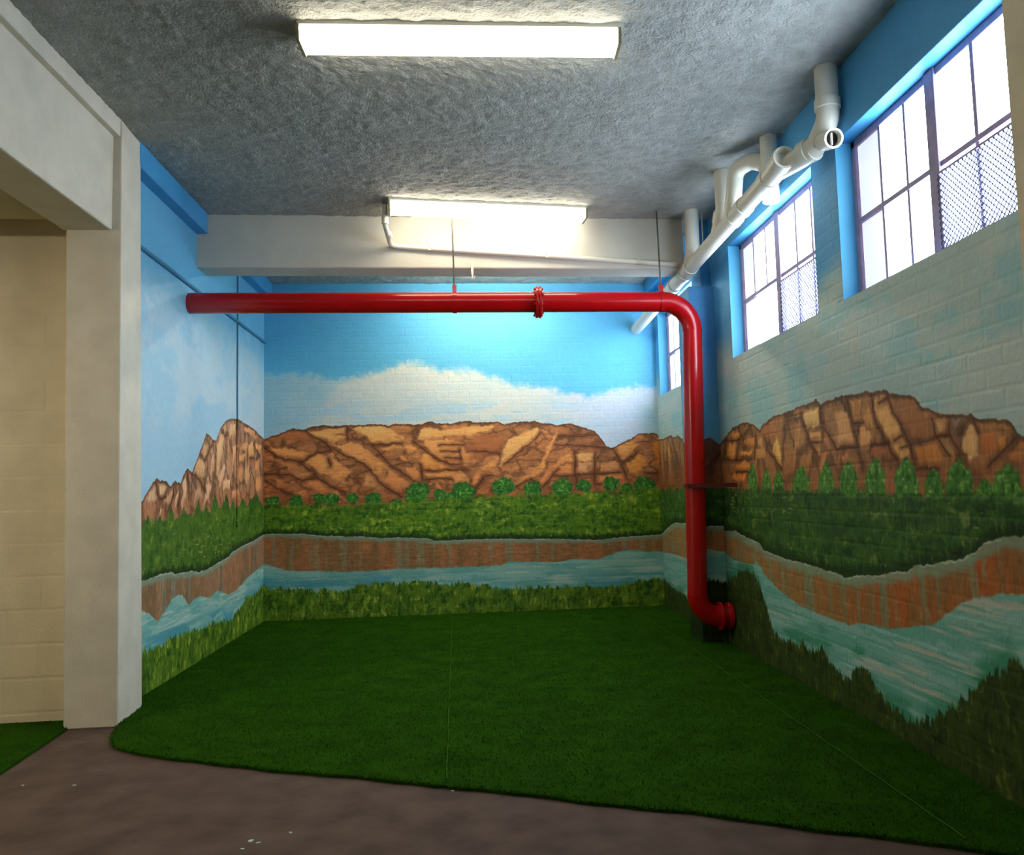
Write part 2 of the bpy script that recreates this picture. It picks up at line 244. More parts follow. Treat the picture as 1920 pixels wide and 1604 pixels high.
  'fac': [((190,125,60),[(6230,1675),(6105,1715),(5983,1691),(5970,1635),(6117,1624)]),((190,125,60),[(6332,1508),(6248,1626),(6076,1615),(6137,1485)]),((175,110,60),[(5957,1580),(5811,1637),(5642,1638),(5652,1561)]),((190,125,60),[(6031,1487),(5963,1539),(5728,1546),(5753,1501)]),((185,115,55),[(6149,1395),(6097,1463),(5778,1456),(5826,1385)]),((190,110,55),[(6246,1319),(6151,1381),(5865,1379),(5915,1300)]),((165,115,65),[(5654,1548),(5476,1550),(5430,1510),(5488,1463),(5663,1477)]),((170,120,75),[(5608,1616),(5504,1603),(5511,1546),(5615,1565)]),((200,150,80),[(5332,1505),(5252,1622),(5199,1546),(5174,1377),(5261,1428)]),((170,115,75),[(5010,1384),(4964,1519),(4875,1672),(4847,1669),(4877,1548),(4966,1394)]),((165,110,75),[(5079,1702),(5049,1653),(5062,1607),(5078,1655)]),((190,150,95),[(4814,1717),(4693,1737),(4568,1729),(4558,1611),(4659,1598),(4734,1615)]),((180,130,80),[(4731,1538),(4723,1598),(4549,1589),(4578,1453),(4627,1451)]),((165,110,75),[(4537,1493),(4512,1597),(4446,1560),(4446,1467)]),((180,130,85),[(4385,1683),(4224,1666),(4144,1474),(4355,1477),(4426,1538),(4344,1562)]),((180,130,80),[(4196,1723),(4046,1714),(4079,1599),(4150,1596)]),((180,130,85),[(4101,1586),(4024,1575),(3981,1539),(3990,1460),(4076,1465)]),((170,110,65),[(4327,1430),(4209,1444),(4280,1378)]),((170,105,60),[(4610,1391),(4553,1463),(4459,1458),(4608,1306)]),((150,95,60),[(5492,1691),(5254,1725),(5284,1624),(5438,1579)]),((195,145,88),[(3944,1697),(3814,1727),(3784,1688),(3743,1608),(3656,1517),(3644,1486),(3624,1455),(3607,1395),(3602,1373),(3707,1356),(3748,1419),(3839,1514),(3900,1601)]),((140,90,55),[(3768,1681),(3546,1663),(3520,1622),(3421,1538),(3408,1469),(3601,1445),(3654,1534),(3742,1621)]),((172,108,52),[(3573,1431),(3390,1448),(3352,1362),(3383,1332),(3554,1330)]),((198,152,100),[(3405,1557),(3341,1519),(3313,1474),(3387,1471)]),((192,150,100),[(3375,1462),(3295,1457),(3253,1377),(3280,1359),(3336,1385)]),((195,150,100),[(3202,1435),(3166,1485),(3134,1504),(3099,1450),(3102,1370),(3157,1350),(3196,1378)]),((140,108,95),[(3286,1541),(3191,1532),(3248,1476)]),((165,112,58),[(3121,1514),(2976,1497),(2980,1455),(3091,1464)]),((185,125,58),[(2977,1441),(2888,1441),(2941,1375),(2968,1377)]),((155,108,58),[(2966,1493),(2913,1495),(2868,1436),(2960,1447)]),((190,135,85),[(4113,1568),(4053,1573),(3972,1538),(3957,1504),(3990,1460),(4105,1467)]),((180,125,72),[(4045,1638),(3973,1682),(3941,1642),(3925,1548),(3999,1545),(4054,1568)]),((165,97,52),[(3972,1454),(3802,1466),(3782,1421),(3977,1413)]),((170,120,80),[(3919,1515),(3882,1531),(3868,1498),(3896,1482)]),((160,105,60),[(4135,1720),(4057,1701),(4086,1628),(4147,1620)]),((165,95,48),[(3081,1456),(2987,1449),(2968,1377),(3090,1369)]),((160,100,50),[(2938,1361),(2840,1417),(2738,1391),(2746,1319),(2916,1326)])],
  'crk': [[(6429,1638),(6268,1642),(6034,1619),(5948,1647)],[(6094,1483),(5994,1609)],[(6357,1488),(5739,1468)],[(6108,1386),(5826,1382)],[(5699,1485),(5640,1651)],[(5438,1579),(5382,1495),(5174,1377)],[(4828,1713),(4741,1561),(4628,1445)],[(4540,1758),(4536,1599),(4437,1539),(4355,1472),(4145,1462)],[(4216,1730),(4159,1601),(4108,1439),(4058,1370)],[(4150,1596),(4041,1591)],[(4744,1533),(4570,1517)],[(3949,1731),(3932,1636),(3889,1545),(3781,1425),(3693,1330)],[(3790,1715),(3742,1621),(3647,1525),(3603,1428),(3582,1352)],[(3873,1680),(3785,1681)],[(3659,1491),(3741,1480)],[(3633,1438),(3682,1433)],[(3991,1455),(3801,1471)],[(3618,1437),(3410,1457)],[(3413,1554),(3388,1463),(3298,1375)],[(3287,1534),(3281,1463),(3221,1375)],[(3126,1526),(3098,1461)],[(3388,1469),(3301,1459)],[(3040,1316),(2935,1389),(2869,1426)],[(3569,1326),(3390,1324)],[(4093,1571),(4135,1469),(4061,1342)]],
 },
 'P': {
  'rock': [(1834,1655),(1909,1665),(1999,1678),(2065,1632),(2124,1606)],
  'tree': [(1773,1272),(1952,1271),(2131,1267)],
  'lip': [(1760,961),(1938,956),(2116,946)],
  'bank': [(1753,777),(1908,772),(2106,739)],
  'river': [(1743,534),(1897,524),(2096,508)],
 },
}
# ------------------------------------------------------------------ the mural: painted into pictures in memory, one per wall
def vnoise(h, w, ch, cw, seed):
    rng = np.random.default_rng(seed)
    gh, gw = int(h / ch) + 3, int(w / cw) + 3
    g = rng.random((gh, gw)).astype(np.float32)
    y = np.arange(h, dtype=np.float32) / ch; x = np.arange(w, dtype=np.float32) / cw
    yi, xi = y.astype(int), x.astype(int)
    fy, fx = y - yi, x - xi
    fy = (fy * fy * (3 - 2 * fy))[:, None]; fx = (fx * fx * (3 - 2 * fx))[None, :]
    a, b = g[yi][:, xi], g[yi][:, xi + 1]; c, d = g[yi + 1][:, xi], g[yi + 1][:, xi + 1]
    return (a * (1 - fx) + b * fx) * (1 - fy) + (c * (1 - fx) + d * fx) * fy
def fbm(h, w, ch, cw, seed, octs=4):
    out = np.zeros((h, w), np.float32); amp, tot = 1.0, 0.0
    for o in range(octs):
        out += amp * vnoise(h, w, max(1.2, ch / 2 ** o), max(1.2, cw / 2 ** o), seed + o * 17); tot += amp; amp *= .55
    return out / tot
def sst(a, b, x):
    t = np.clip((x - a) / (b - a), 0, 1); return t * t * (3 - 2 * t)
def rgbf(c): return np.array(c, np.float32) / 255.0

class Canvas:
    def __init__(self, s0, s1, z0, z1, ppm, seed):
        self.s0, self.s1, self.z0, self.z1, self.ppm = s0, s1, z0, z1, ppm
        self.w, self.h = int((s1 - s0) * ppm), int((z1 - z0) * ppm)
        self.S = (s0 + (np.arange(self.w, dtype=np.float32) + .5) / ppm)[None, :].repeat(self.h, 0)
        self.Z = (z0 + (np.arange(self.h, dtype=np.float32) + .5) / ppm)[:, None].repeat(self.w, 1)
        self.C = np.zeros((self.h, self.w, 3), np.float32); self.seed = seed
    def n(self, cs, cz, k, octs=4): return fbm(self.h, self.w, cz * self.ppm, cs * self.ppm, self.seed * 1000 + k * 101, octs)
    def lay(self, mask, col):
        m = mask[..., None]; col = rgbf(col) if isinstance(col, tuple) else col
        self.C = self.C * (1 - m) + col * m
    def prof(self, pts):
        p = np.array(pts, np.float32) / 1000
        return np.interp(self.S[0], p[:, 0], p[:, 1])[None, :].astype(np.float32)
    def win(self, pts, pad):
        p = np.array(pts, np.float32)
        a = max(0, int((p[:, 0].min() - pad - self.s0) * self.ppm)); b = min(self.w, int((p[:, 0].max() + pad - self.s0) * self.ppm) + 1)
        c = max(0, int((p[:, 1].min() - pad - self.z0) * self.ppm)); d = min(self.h, int((p[:, 1].max() + pad - self.z0) * self.ppm) + 1)
        return a, b, c, d
    def cells(self, spec, wn, ztop, zbot):
        """boulder-like patches: soft dark seams and a tone per cell"""
        cw, ch, sl = spec; rg = np.random.default_rng(self.seed + 50)
        d0, d1 = max(0, int((zbot - self.z0) * self.ppm)), min(self.h, int((ztop - self.z0) * self.ppm))
        S = self.S[d0:d1] + (wn[0][d0:d1] - .5) * .10; Z = self.Z[d0:d1] + (wn[1][d0:d1] - .5) * .10
        U = (S + sl * Z) / cw; V = (Z - sl * S * .3) / ch
        f1 = np.full(U.shape, 99., np.float32); f2 = f1.copy(); vv = np.zeros_like(f1)
        u0, u1, v0, v1 = U.min(), U.max(), V.min(), V.max()
        n = int((u1 - u0) * (v1 - v0)) + 4
        for k in range(n):
            a, b = rg.uniform(u0, u1), rg.uniform(v0, v1); t = rg.random()
            d = np.hypot(U - a, V - b); new = d < f1
            f2 = np.where(new, f1, np.minimum(f2, d)); vv = np.where(new, t, vv); f1 = np.where(new, d, f1)
        E = np.ones((self.h, self.w), np.float32); T = np.full((self.h, self.w), .5, np.float32)
        E[d0:d1] = sst(.0, .22, f2 - f1); T[d0:d1] = .5 * vv + .5 * np.clip(1 - f1, 0, 1)
        return E, T
    def segdist(self, S, Z, p, q):
        dx, dz = q[0] - p[0], q[1] - p[1]; L = dx * dx + dz * dz + 1e-9
        t = np.clip(((S - p[0]) * dx + (Z - p[1]) * dz) / L, 0, 1)
        return np.hypot(S - p[0] - t * dx, Z - p[1] - t * dz)
    def facet(self, pts, col, clip, wn, grain, soft=.016, gain=1.0):
        P = [(a / 1000, b / 1000) for a, b in pts]
        a, b, c, d = self.win(P, .02)
        if b - a < 2 or d - c < 2: return
        S = self.S[c:d, a:b] + (wn[0][c:d, a:b] - .5) * .05; Z = self.Z[c:d, a:b] + (wn[1][c:d, a:b] - .5) * .05
        ins = np.zeros(S.shape, bool); dist = np.full(S.shape, 9.0, np.float32)
        for i in range(len(P)):
            p, q = P[i], P[(i + 1) % len(P)]
            if p[1] != q[1]:
                cr = ((p[1] > Z) != (q[1] > Z)) & (S < (q[0] - p[0]) * (Z - p[1]) / (q[1] - p[1]) + p[0])
                ins ^= cr
            dist = np.minimum(dist, self.segdist(S, Z, p, q))
        zz = np.array(P)[:, 1]; ss = np.array(P)[:, 0]
        t = np.clip((Z - zz.min()) / (np.ptp(zz) + 1e-6), 0, 1); q_ = np.clip((S - ss.min()) / (np.ptp(ss) + 1e-6), 0, 1)
        lit = .65 * t + .35 * (1 - q_) + (wn[2][c:d, a:b] - .5) * .5
        al = np.where(ins, sst(-.003, soft, dist), sst(.006, 0, dist) * .5) * clip[c:d, a:b]
        sh = .90 + .32 * lit + .10 * np.minimum(dist / .06, 1) + (grain[c:d, a:b] - .5) * .40
        colr = rgbf(col)[None, None] * sh[..., None] * gain
        hi = sst(1.02, 1.25, sh)[..., None] * .45
        colr = np.clip(colr * (1 - hi) + np.clip(rgbf(col) * np.array([1.14, 1.22, 1.30], np.float32), 0, 1) * hi, 0, 1)
        m = (al * (.86 + .14 * np.clip(lit, 0, 1)))[..., None]
        self.C[c:d, a:b] = self.C[c:d, a:b] * (1 - m) + colr * m
    def stroke(self, pts, col, width, alpha, clip, wn):
        P = [(a / 1000, b / 1000) for a, b in pts]
        a, b, c, d = self.win(P, .06)
        if b - a < 2 or d - c < 2: return
        S = self.S[c:d, a:b] + (wn[0][c:d, a:b] - .5) * .035; Z = self.Z[c:d, a:b] + (wn[1][c:d, a:b] - .5) * .035
        dist = np.full(S.shape, 9.0, np.float32)
        for i in range(len(P) - 1): dist = np.minimum(dist, self.segdist(S, Z, P[i], P[i + 1]))
        wv = width * (.5 + wn[2][c:d, a:b])
        m = ((1 - sst(wv * .25, wv, dist)) * alpha * clip[c:d, a:b])[..., None]
        self.C[c:d, a:b] = self.C[c:d, a:b] * (1 - m) + rgbf(col) * m

def mixc(a, b, t): return rgbf(a)[None, None] * (1 - t[..., None]) + rgbf(b)[None, None] * t[..., None]

def paint_wall(key, s0, s1, ppm, seed):
    D = MURAL[key]; c = Canvas(s0, s1, 0.0, HC, ppm, seed)
    S, Z = c.S, c.Z
    n1, n2, n3 = c.n(.30, .22, 1), c.n(.09, .07, 2), c.n(.03, .025, 3)
    wn = (c.n(.07, .07, 4, 3), c.n(.07, .07, 5, 3), c.n(.10, .10, 6, 2))
    iy, ix = np.mgrid[0:c.h, 0:c.w]
    def warp(a, k=.05):
        q = k * ppm
        return a[np.clip(iy + ((wn[0] - .5) * 2 * q + (n3 - .5) * q).astype(int), 0, c.h - 1), np.clip(ix + ((wn[1] - .5) * 2 * q + (n3 - .5) * q).astype(int), 0, c.w - 1)]
    # --- sky
    if key == 'B':
        sky = mixc((104, 196, 232), (92, 178, 224), sst(2.2, 3.3, Z + (n1 - .5) * .4))
        c.C[:] = sky
        cl = c.prof(D['cloud']) + (n2 - .5) * .10 + (n3 - .5) * .05
        m = sst(-.035, .075, cl - Z) * (.88 + .25 * (n1 - .5))
        m *= .55 + .45 * sst(-2.0, -1.2, S + (n1 - .5) * .5)
        c.lay(np.clip(m, 0, 1), mixc((236, 232, 220), (222, 224, 232), sst(.6, 1.6, S)))
        low = sst(.48, .62, c.n(.34, .10, 9)) * sst(.34, .12, Z - c.prof(D['rock'])) * .75
        c.lay(low, (184, 220, 236))
        wisp = sst(.55, .72, c.n(.22, .12, 10)) * sst(-.03, .10, cl - Z) * .4
        c.lay(wisp, (206, 222, 226))
        c.lay(sst(-1.3, -2.1, S + (n1 - .5) * .6) * sst(.0, .12, cl - Z) * .55, (150, 192, 208))
        c.lay(sst(1.75, 2.1, S + (n1 - .5) * .3) * sst(2.35, 2.05, Z) * .5, (150, 190, 196))
    elif key == 'L':
        c.C[:] = mixc((168, 208, 230), (96, 168, 208), sst(2.35, 3.05, Z + (n1 - .5) * .5))
        m = sst(.42, .62, n1) * sst(3.0, 2.5, Z) * sst(1.6, 2.0, Z) * .6
        c.lay(m, (208, 222, 230))
        c.lay(sst(7.0, 7.6, S) * sst(2.9, 2.3, Z) * .35, (205, 220, 226))
    elif key == 'R':
        c.C[:] = mixc((176, 198, 194), (78, 160, 212), sst(2.30, 2.62, Z + (n1 - .5) * .35))
        c.lay(sst(.45, .62, n1) * sst(2.5, 2.2, Z) * .6, (140, 194, 204))
        c.lay(sst(.50, .66, c.n(.5, .16, 9)) * sst(2.4, 2.2, Z) * .5, (198, 206, 202))
        c.lay(sst(5.9, 6.6, S) * sst(2.4, 2.0, Z) * sst(8.0, 6.9, S) * .35, (120, 178, 205))
    else:
        c.C[:] = mixc((96, 160, 192), (72, 142, 196), sst(1.7, 2.4, Z + (n1 - .5) * .4))
    c.C *= (1 + (n3 - .5) * .06)[..., None]
    # --- rock
    ragged = (n2 - .5) * .02 + (n3 - .5) * .025
    rk = c.prof(D['rock']) + ragged
    rock = sst(-.004, .006, rk - Z)
    gr = c.n(.012, .05, 11, 3) if key != 'B' else c.n(.05, .02, 11, 3)
    base = mixc((158, 96, 56), (122, 68, 38), n1)
    if key == 'B': base = mixc((192, 126, 76), (152, 92, 54), n1)
    if key == 'L': base = mixc((190, 142, 106), (158, 110, 80), n1)
    if key == 'R': base = mixc((172, 126, 80), (146, 98, 58), n1)
    if key == 'P': base = mixc((120, 76, 58), (90, 52, 40), n1)
    edge_, val_ = c.cells({'B': (.24, .12, .5), 'L': (.13, .34, .15), 'R': (.26, .40, -.25), 'P': (.2, .3, 0)}[key], wn, float(rk.max()) + .05, float(c.prof(D['tree']).min()) - .2)
    base = base * (.80 + .34 * val_ + .12 * edge_)[..., None] * (1 - (1 - edge_) * (.20 if key == 'B' else .28))[..., None]
    base = base * (1 + (gr - .5) * .35 + (n3 - .5) * .2)[..., None]
    c.lay(rock, base)
    tree = c.prof(D['tree'])
    c.lay(rock * sst(.30, .02, Z - tree + (n1 - .5) * .2) * (.5 if key == 'R' else .35), (158, 82, 44))
    for col, pts in D.get('fac', []): c.facet(pts, tuple(col), rock, wn, gr, gain=1.2 if key == 'R' else 1.1)
    for pts in D.get('crk', []): c.stroke(pts, (116, 66, 38), .045, .42, rock, wn)
    for pts in D.get('crk', []): c.stroke(pts, (86, 46, 26), .012, .75, rock, wn)
    edge = sst(.022, .004, np.abs(rk - Z - .006)) * rock
    c.lay(edge * .75, (92, 58, 40))
    # --- bushes and fir trees
    dk, md, lt = (32, 86, 24), (64, 128, 42), (134, 174, 78)
    tx = c.n(.02, .02, 12, 3)
    def leafy(shift=0.0):
        t = np.clip(tx * 1.5 - .25 + shift, 0, 1)
        return mixc(dk, md, sst(0, .6, t)) * (1 - sst(.6, 1, t))[..., None] + rgbf(lt) * sst(.6, 1, t)[..., None]
    lf = leafy()
    for u, v, r in D.get('bush', []):
        u, v, r = u / 1000, v / 1000, r / 1000
        d = np.hypot((S - u), (Z - v) * 1.15) / r + (n2 - .5) * .5 + (n3 - .5) * .5
        c.lay(sst(1.05, .85, d), lf * (1.15 - .25 * np.clip(d, 0, 1))[..., None])
    for tri in D.get('tri', []):
        (a, zb1), (u, zt), (b, zb2) = [(p[0] / 1000, p[1] / 1000) for p in tri]
        if a > b: a, b = b, a
        zb = (zb1 + zb2) / 2 - .03
        t = np.clip((Z - zb) / (zt - zb), 0, 1)
        hw = np.where(S < u, u - a, b - u) * (1.12 if key == 'R' else 1.0) * (1 - t ** (3.2 if key == 'R' else 2.2))
        e = (hw - np.abs(S - u)) / ((b - a) * .5) + (n3 - .5) * .5 + (n2 - .5) * .3
        m = sst(-.05, .18, e) * (Z > zb - .02) * (Z < zt + .02) * (t < 1)
        c.lay(m * .92, lf * (1.08 if key == 'R' else .82))
    # --- meadow
    gb = tree + (c.n(.10, .05, 13) - .5) * .10 + (n3 - .5) * .05
    meadow = sst(-.015, .02, gb - Z)
    st = warp(c.n(.06, .035, 14, 3)); st2 = warp(c.n(.018, .05, 15, 3), .03); st3 = warp(c.n(.16, .025, 16, 3))
    if key in 'BL': g1, g2, g3 = (40, 84, 14), (104, 142, 28), (184, 192, 60)
    else: g1, g2, g3 = (26, 62, 22), (58, 98, 34), (124, 140, 70)
    if key == 'L': g1, g2, g3 = (44, 84, 20), (84, 118, 32), (130, 148, 52)
    t = np.clip((st * .45 + st2 * .35 + st3 * .35 - .32) * 2.2, 0, 1)
    gc = mixc(g1, g2, sst(.0, .75, t)); hl = sst(.78, 1.0, t) * .8
    gc = gc * (1 - hl[..., None]) + rgbf(g3) * hl[..., None]
    c.lay(meadow, gc)
    fl = sst(.70, .80, c.n(.08, .012, 17, 2)) * sst(.5, .7, n1) * meadow
    c.lay(fl * .75, (176, 178, 100) if key != 'R' else (166, 170, 110))
    lip = c.prof(D['lip']) + (n3 - .5) * .02
    c.lay(sst(.075, .01, Z - lip + (st2 - .5) * .05) * meadow * .8, (22, 46, 14))
    # --- river bank
    bank = sst(-.003, .005, lip - Z)
    str1 = warp(c.n(.055, .60, 18, 3), .02); str2 = warp(c.n(.10, .5, 19, 3), .03)
    if key == 'R': b1, b2, b3 = (176, 96, 46), (148, 104, 58), (128, 142, 116)
    elif key == 'L': b1, b2, b3 = (170, 118, 82), (142, 108, 76), (140, 138, 116)
    else: b1, b2, b3 = (176, 114, 70), (148, 106, 64), (146, 140, 106)
    bc = mixc(b2, b1, sst(.38, .62, str2))
    if key == 'R': bc = bc * (1 - sst(3.6, 5.0, S)[..., None] * .75) + rgbf((158, 124, 74)) * sst(3.6, 5.0, S)[..., None] * .75
    gq = sst(.54, .70, str1) * .7
    bc = bc * (1 - gq[..., None]) + rgbf(b3) * gq[..., None]
    bc = bc * (1 + (gr - .5) * .3 + (n3 - .5) * .15)[..., None]
    c.lay(bank, bc)
    lw = .072 if key == 'R' else .055
    c.lay(sst(lw, lw * .4, lip - Z + (n2 - .5) * .05) * bank * .8, (134, 160, 138))
    c.lay(sst(.014, .005, lip - Z) * bank * sst(.3, .5, n2) * .8, (196, 208, 190))
    # --- water
    wb = c.prof(D['bank']) + (n3 - .5) * .02
    water = sst(-.004, .010, wb - Z)
    slope = {'B': 0.0, 'L': -.16, 'R': -.05, 'P': 0}[key]
    sh = c.n(.45, .03, 20, 3)
    ws = warp(c.n(.26, .03, 21, 4), .03)
    if key == 'R': w1, w2, w3 = (108, 172, 160), (140, 188, 180), (204, 192, 180)
    else: w1, w2, w3 = (116, 178, 170), (150, 196, 184), (192, 206, 194)
    wc = mixc(w1, w2, sst(.35, .65, ws)); h2 = sst(.62, .74, sh) * .75
    wc = wc * (1 - h2[..., None]) + rgbf(w3) * h2[..., None]
    c.lay(water, wc)
    rv = c.prof(D['river'])
    c.lay(sst(.13, .02, Z - rv + (sh - .5) * .16) * water * sst(.42, .60, c.n(.4, .2, 22)) * (.8 if key == 'R' else .6), (58, 142, 172) if key != 'R' else (52, 136, 104))
    # --- near grass
    rb = rv + (c.n(.035, .3, 23, 3) - .5) * .06 + (warp(c.n(.012, .16, 26, 2), .02) - .5) * .07 + (n3 - .5) * .03
    near = sst(-.006, .016, rb - Z)
    t = np.clip((warp(c.n(.05, .05, 24, 3)) * .6 + warp(c.n(.012, .09, 25, 3), .03) * .5 - .28) * 2.0, 0, 1)
    if key in 'BL': g1, g2, g3 = (40, 80, 14), (106, 136, 32), (186, 192, 70)
    else: g1, g2, g3 = (32, 46, 16), (56, 74, 24), (108, 116, 50)
    if key == 'P': g1, g2, g3 = (20, 32, 10), (34, 52, 14), (60, 74, 26)  # pier grass darkened to paint in the shadow at its foot
    gc = mixc(g1, g2, sst(0, .75, t)); hl = sst(.80, 1.0, t) * .8
    gc = gc * (1 - hl[..., None]) + rgbf(g3) * hl[..., None]
    c.lay(near, gc)
    return np.clip(c.C, 0, 1)

def mural_material(name, key, axis, s0, s1, ppm, seed):
    px = paint_wall(key, s0, s1, ppm, seed); h, w = px.shape[:2]
    img = bpy.data.images.new(name, w, h)
    buf = np.ones((h, w, 4), np.float32); buf[..., :3] = px
    img.pixels.foreach_set(buf.ravel()); img.update()
    m = bpy.data.materials.new(name); m.use_nodes = True
    nt = m.node_tree; b = nt.nodes['Principled BSDF']
    b.inputs['Roughness'].default_value = .55; b.inputs['Specular IOR Level'].default_value = .3
    geo = nt.nodes.new('ShaderNodeNewGeometry'); sp = nt.nodes.new('ShaderNodeSeparateXYZ'); cb = nt.nodes.new('ShaderNodeCombineXYZ')
    nt.links.new(geo.outputs['Position'], sp.inputs[0])
    def fit(sock, a, b_):
        r = nt.nodes.new('ShaderNodeMapRange'); r.inputs['From Min'].default_value = a; r.inputs['From Max'].default_value = b_
        nt.links.new(sock, r.inputs['Value']); return r.outputs['Result']
    nt.links.new(fit(sp.outputs[axis], s0, s0 + w / ppm), cb.inputs[0]); nt.links.new(fit(sp.outputs[2], 0, h / ppm), cb.inputs[1])
    tx = nt.nodes.new('ShaderNodeTexImage'); tx.image = img; tx.extension = 'EXTEND'
    nt.links.new(cb.outputs[0], tx.inputs['Vector'])
    n = nt.nodes.new('ShaderNodeTexNoise'); n.inputs['Scale'].default_value = 45; n.inputs['Detail'].default_value = 6
    nt.links.new(geo.outputs['Position'], n.inputs['Vector'])
    bp = nt.nodes.new('ShaderNodeBump'); bp.inputs['Strength'].default_value = .22; bp.inputs['Distance'].default_value = .01
    nt.links.new(n.outputs['Fac'], bp.inputs['Height']); nt.links.new(bp.outputs['Normal'], b.inputs['Normal'])
    nt.links.new(tx.outputs['Color'], b.inputs['Base Color'])
    return m
M['mural_back'] = mural_material('mural_back', 'B', 0, -2.2, 2.14, 230, 3)
M['mural_left'] = mural_material('mural_left', 'L', 1, 5.0, 8.68, 230, 5)
M['mural_right'] = mural_material('mural_right', 'R', 1, 1.9, 8.68, 230, 7)
M['mural_pier'] = mural_material('mural_pier', 'P', 0, 1.75, 2.12, 230, 9)
# ------------------------------------------------------------------ brick laying
rng = random.Random(11)
def brick_mesh(name, w, h, d, material, cham=.012, jit=.0008):
    """a painted brick: proud face with soft, slightly uneven arrises; x = along the wall, y = out of it, z = up"""
    mb = MB(); j = lambda: rng.uniform(-jit, jit)
    b = [(0, 0, 0), (w, 0, 0), (w, 0, h), (0, 0, h)]
    f = [(cham + j() * 2, d + j(), cham + j() * 2), (w - cham + j() * 2, d + j(), cham + j() * 2), (w - cham + j() * 2, d + j(), h - cham + j() * 2), (cham + j() * 2, d + j(), h - cham + j() * 2)]
    mb.v = b + f; mb.f = [(4, 5, 6, 7), (0, 1, 5, 4), (1, 2, 6, 5), (2, 3, 7, 6), (3, 0, 4, 7)]; mb.m = [0] * 5
    return mb
def cut(rect, holes):
    out = [rect]
    for (a, b, c, d) in holes:
        nxt = []
        for (p, q, r, s) in out:
            if q <= a or p >= b or s <= c or r >= d: nxt.append((p, q, r, s)); continue
            if r < c: nxt.append((p, q, r, c))
            if s > d: nxt.append((p, q, d, s))
            r2_, s2_ = max(r, c), min(s, d)
            if p < a: nxt.append((p, a, r2_, s2_))
            if q > b: nxt.append((b, q, r2_, s2_))
        out = nxt
    return [r for r in out if r[1] - r[0] > .02 and r[3] - r[2] > .02]
def lay_bricks(wall, material, s0, s1, z0, z1, holes, bw, bh, joint, frame_of, score, piece='brick', limit=300, depth=.007, inview=lambda s, z: True):
    """frame_of(s, z) -> (location, matrix 3x3) on the wall face"""
    rects = []; k = 0; z = z0
    while z + .03 < z1:
        s = s0 - (bw + joint) * (.5 if k % 2 else 0) + rng.uniform(-.01, .01)
        top = min(z + bh, z1)
        while s < s1:
            a, b = max(s, s0), min(s + bw, s1)
            if b - a > .02: rects += cut((a, b, z, top), holes)
            s += bw + joint
        z += bh + joint; k += 1
    rects.sort(key=lambda r: score((r[0] + r[1]) / 2, (r[2] + r[3]) / 2))
    protos = {}; rest = MB(); cnt = 0
    for (a, b, c, d) in rects:
        w, h = b - a, d - c
        loc, R = frame_of(a, c)
        if cnt < limit and inview((a + b) / 2, (c + d) / 2):
            key = (round(w, 3), round(h, 3), rng.randrange(5) if abs(w - bw) < .004 else 0)
            if key not in protos:
                me = bpy.data.meshes.new(piece); q = brick_mesh(piece, w, h, depth, material)
                me.from_pydata(q.v, [], q.f); me.materials.append(material); protos[key] = me
            o = bpy.data.objects.new(piece, protos[key]); COL.objects.link(o)
            o.parent = wall; o.matrix_local = Matrix.Translation(loc) @ R.to_4x4(); cnt += 1
        else:
            q = brick_mesh(piece, w, h, depth, material); n = len(rest.v)
            rest.v += [tuple(Vector(loc) + R @ Vector(p)) for p in q.v]
            rest.f += [tuple(n + i for i in f) for f in q.f]; rest.m += [0] * 5
    if rest.f:
        o = rest.build(piece, material, wall); o['kind'] = 'stuff'
    return cnt
EYEV = Vector((0, 0, EYE))
def seen(p):
    q = Vector(p) - EYEV; zc = q.dot(fw)
    if zc < .2: return False
    u = 1024.75 + 1500 * q.dot(r2) / zc; v = 802 + 1500 * q.dot(d2) / zc
    return -30 < u < 1950 and -30 < v < 1634

# ------------------------------------------------------------------ setting: floor and ceiling
mb = MB(); mb.box(-5.6, 2.4, -3.2, 9.0, -.15, 0)
struct(mb.build('floor', M['floor']), 'brown scuffed screed floor in front of the artificial turf', 'floor')

def rough_grid(x0, x1, y0, y1, z, step, amp, seed):
    nx, ny = int((x1 - x0) / step) + 1, int((y1 - y0) / step) + 1
    h = (fbm(ny, nx, 3.2, 4, seed, 3) - .5) * amp * 2 + (fbm(ny, nx, 1.5, 2.0, seed + 5, 1) - .5) * amp * 1.6 + (fbm(ny, nx, 24, 60, seed + 9, 2) - .5) * amp * 1.6
    X = np.linspace(x0, x1, nx, dtype=np.float32)[None, :].repeat(ny, 0); Y = np.linspace(y0, y1, ny, dtype=np.float32)[:, None].repeat(nx, 1)
    co = np.stack([X, Y, z + h], -1).reshape(-1, 3)
    i = np.arange(nx * ny).reshape(ny, nx)
    q = np.stack([i[:-1, :-1], i[1:, :-1], i[1:, 1:], i[:-1, 1:]], -1).reshape(-1, 4)
    me = bpy.data.meshes.new('ceiling')
    me.vertices.add(len(co)); me.vertices.foreach_set('co', co.ravel())
    me.loops.add(q.size); me.loops.foreach_set('vertex_index', q.ravel().astype(np.int32))
    me.polygons.add(len(q)); me.polygons.foreach_set('loop_start', np.arange(0, q.size, 4, dtype=np.int32))
    me.update(calc_edges=True); me.validate(); me.shade_smooth()
    return me
me = rough_grid(XL - .05, XR + .05, 1.6, YB + .05, HC, .014, .0055, 77)
me.materials.append(M['ceiling'])
ceil = bpy.data.objects.new('ceiling', me); COL.objects.link(ceil)
struct(ceil, 'grey white sprayed concrete ceiling with a lumpy texture', 'ceiling')
mb = MB(); mb.box(-5.6, 2.4, -3.2, 9.0, HC + .03, HC + .2); mb.box(XL, XR, -3.2, 1.62, HC, HC + .03)
mb.build('slab', M['ceiling'], ceil)

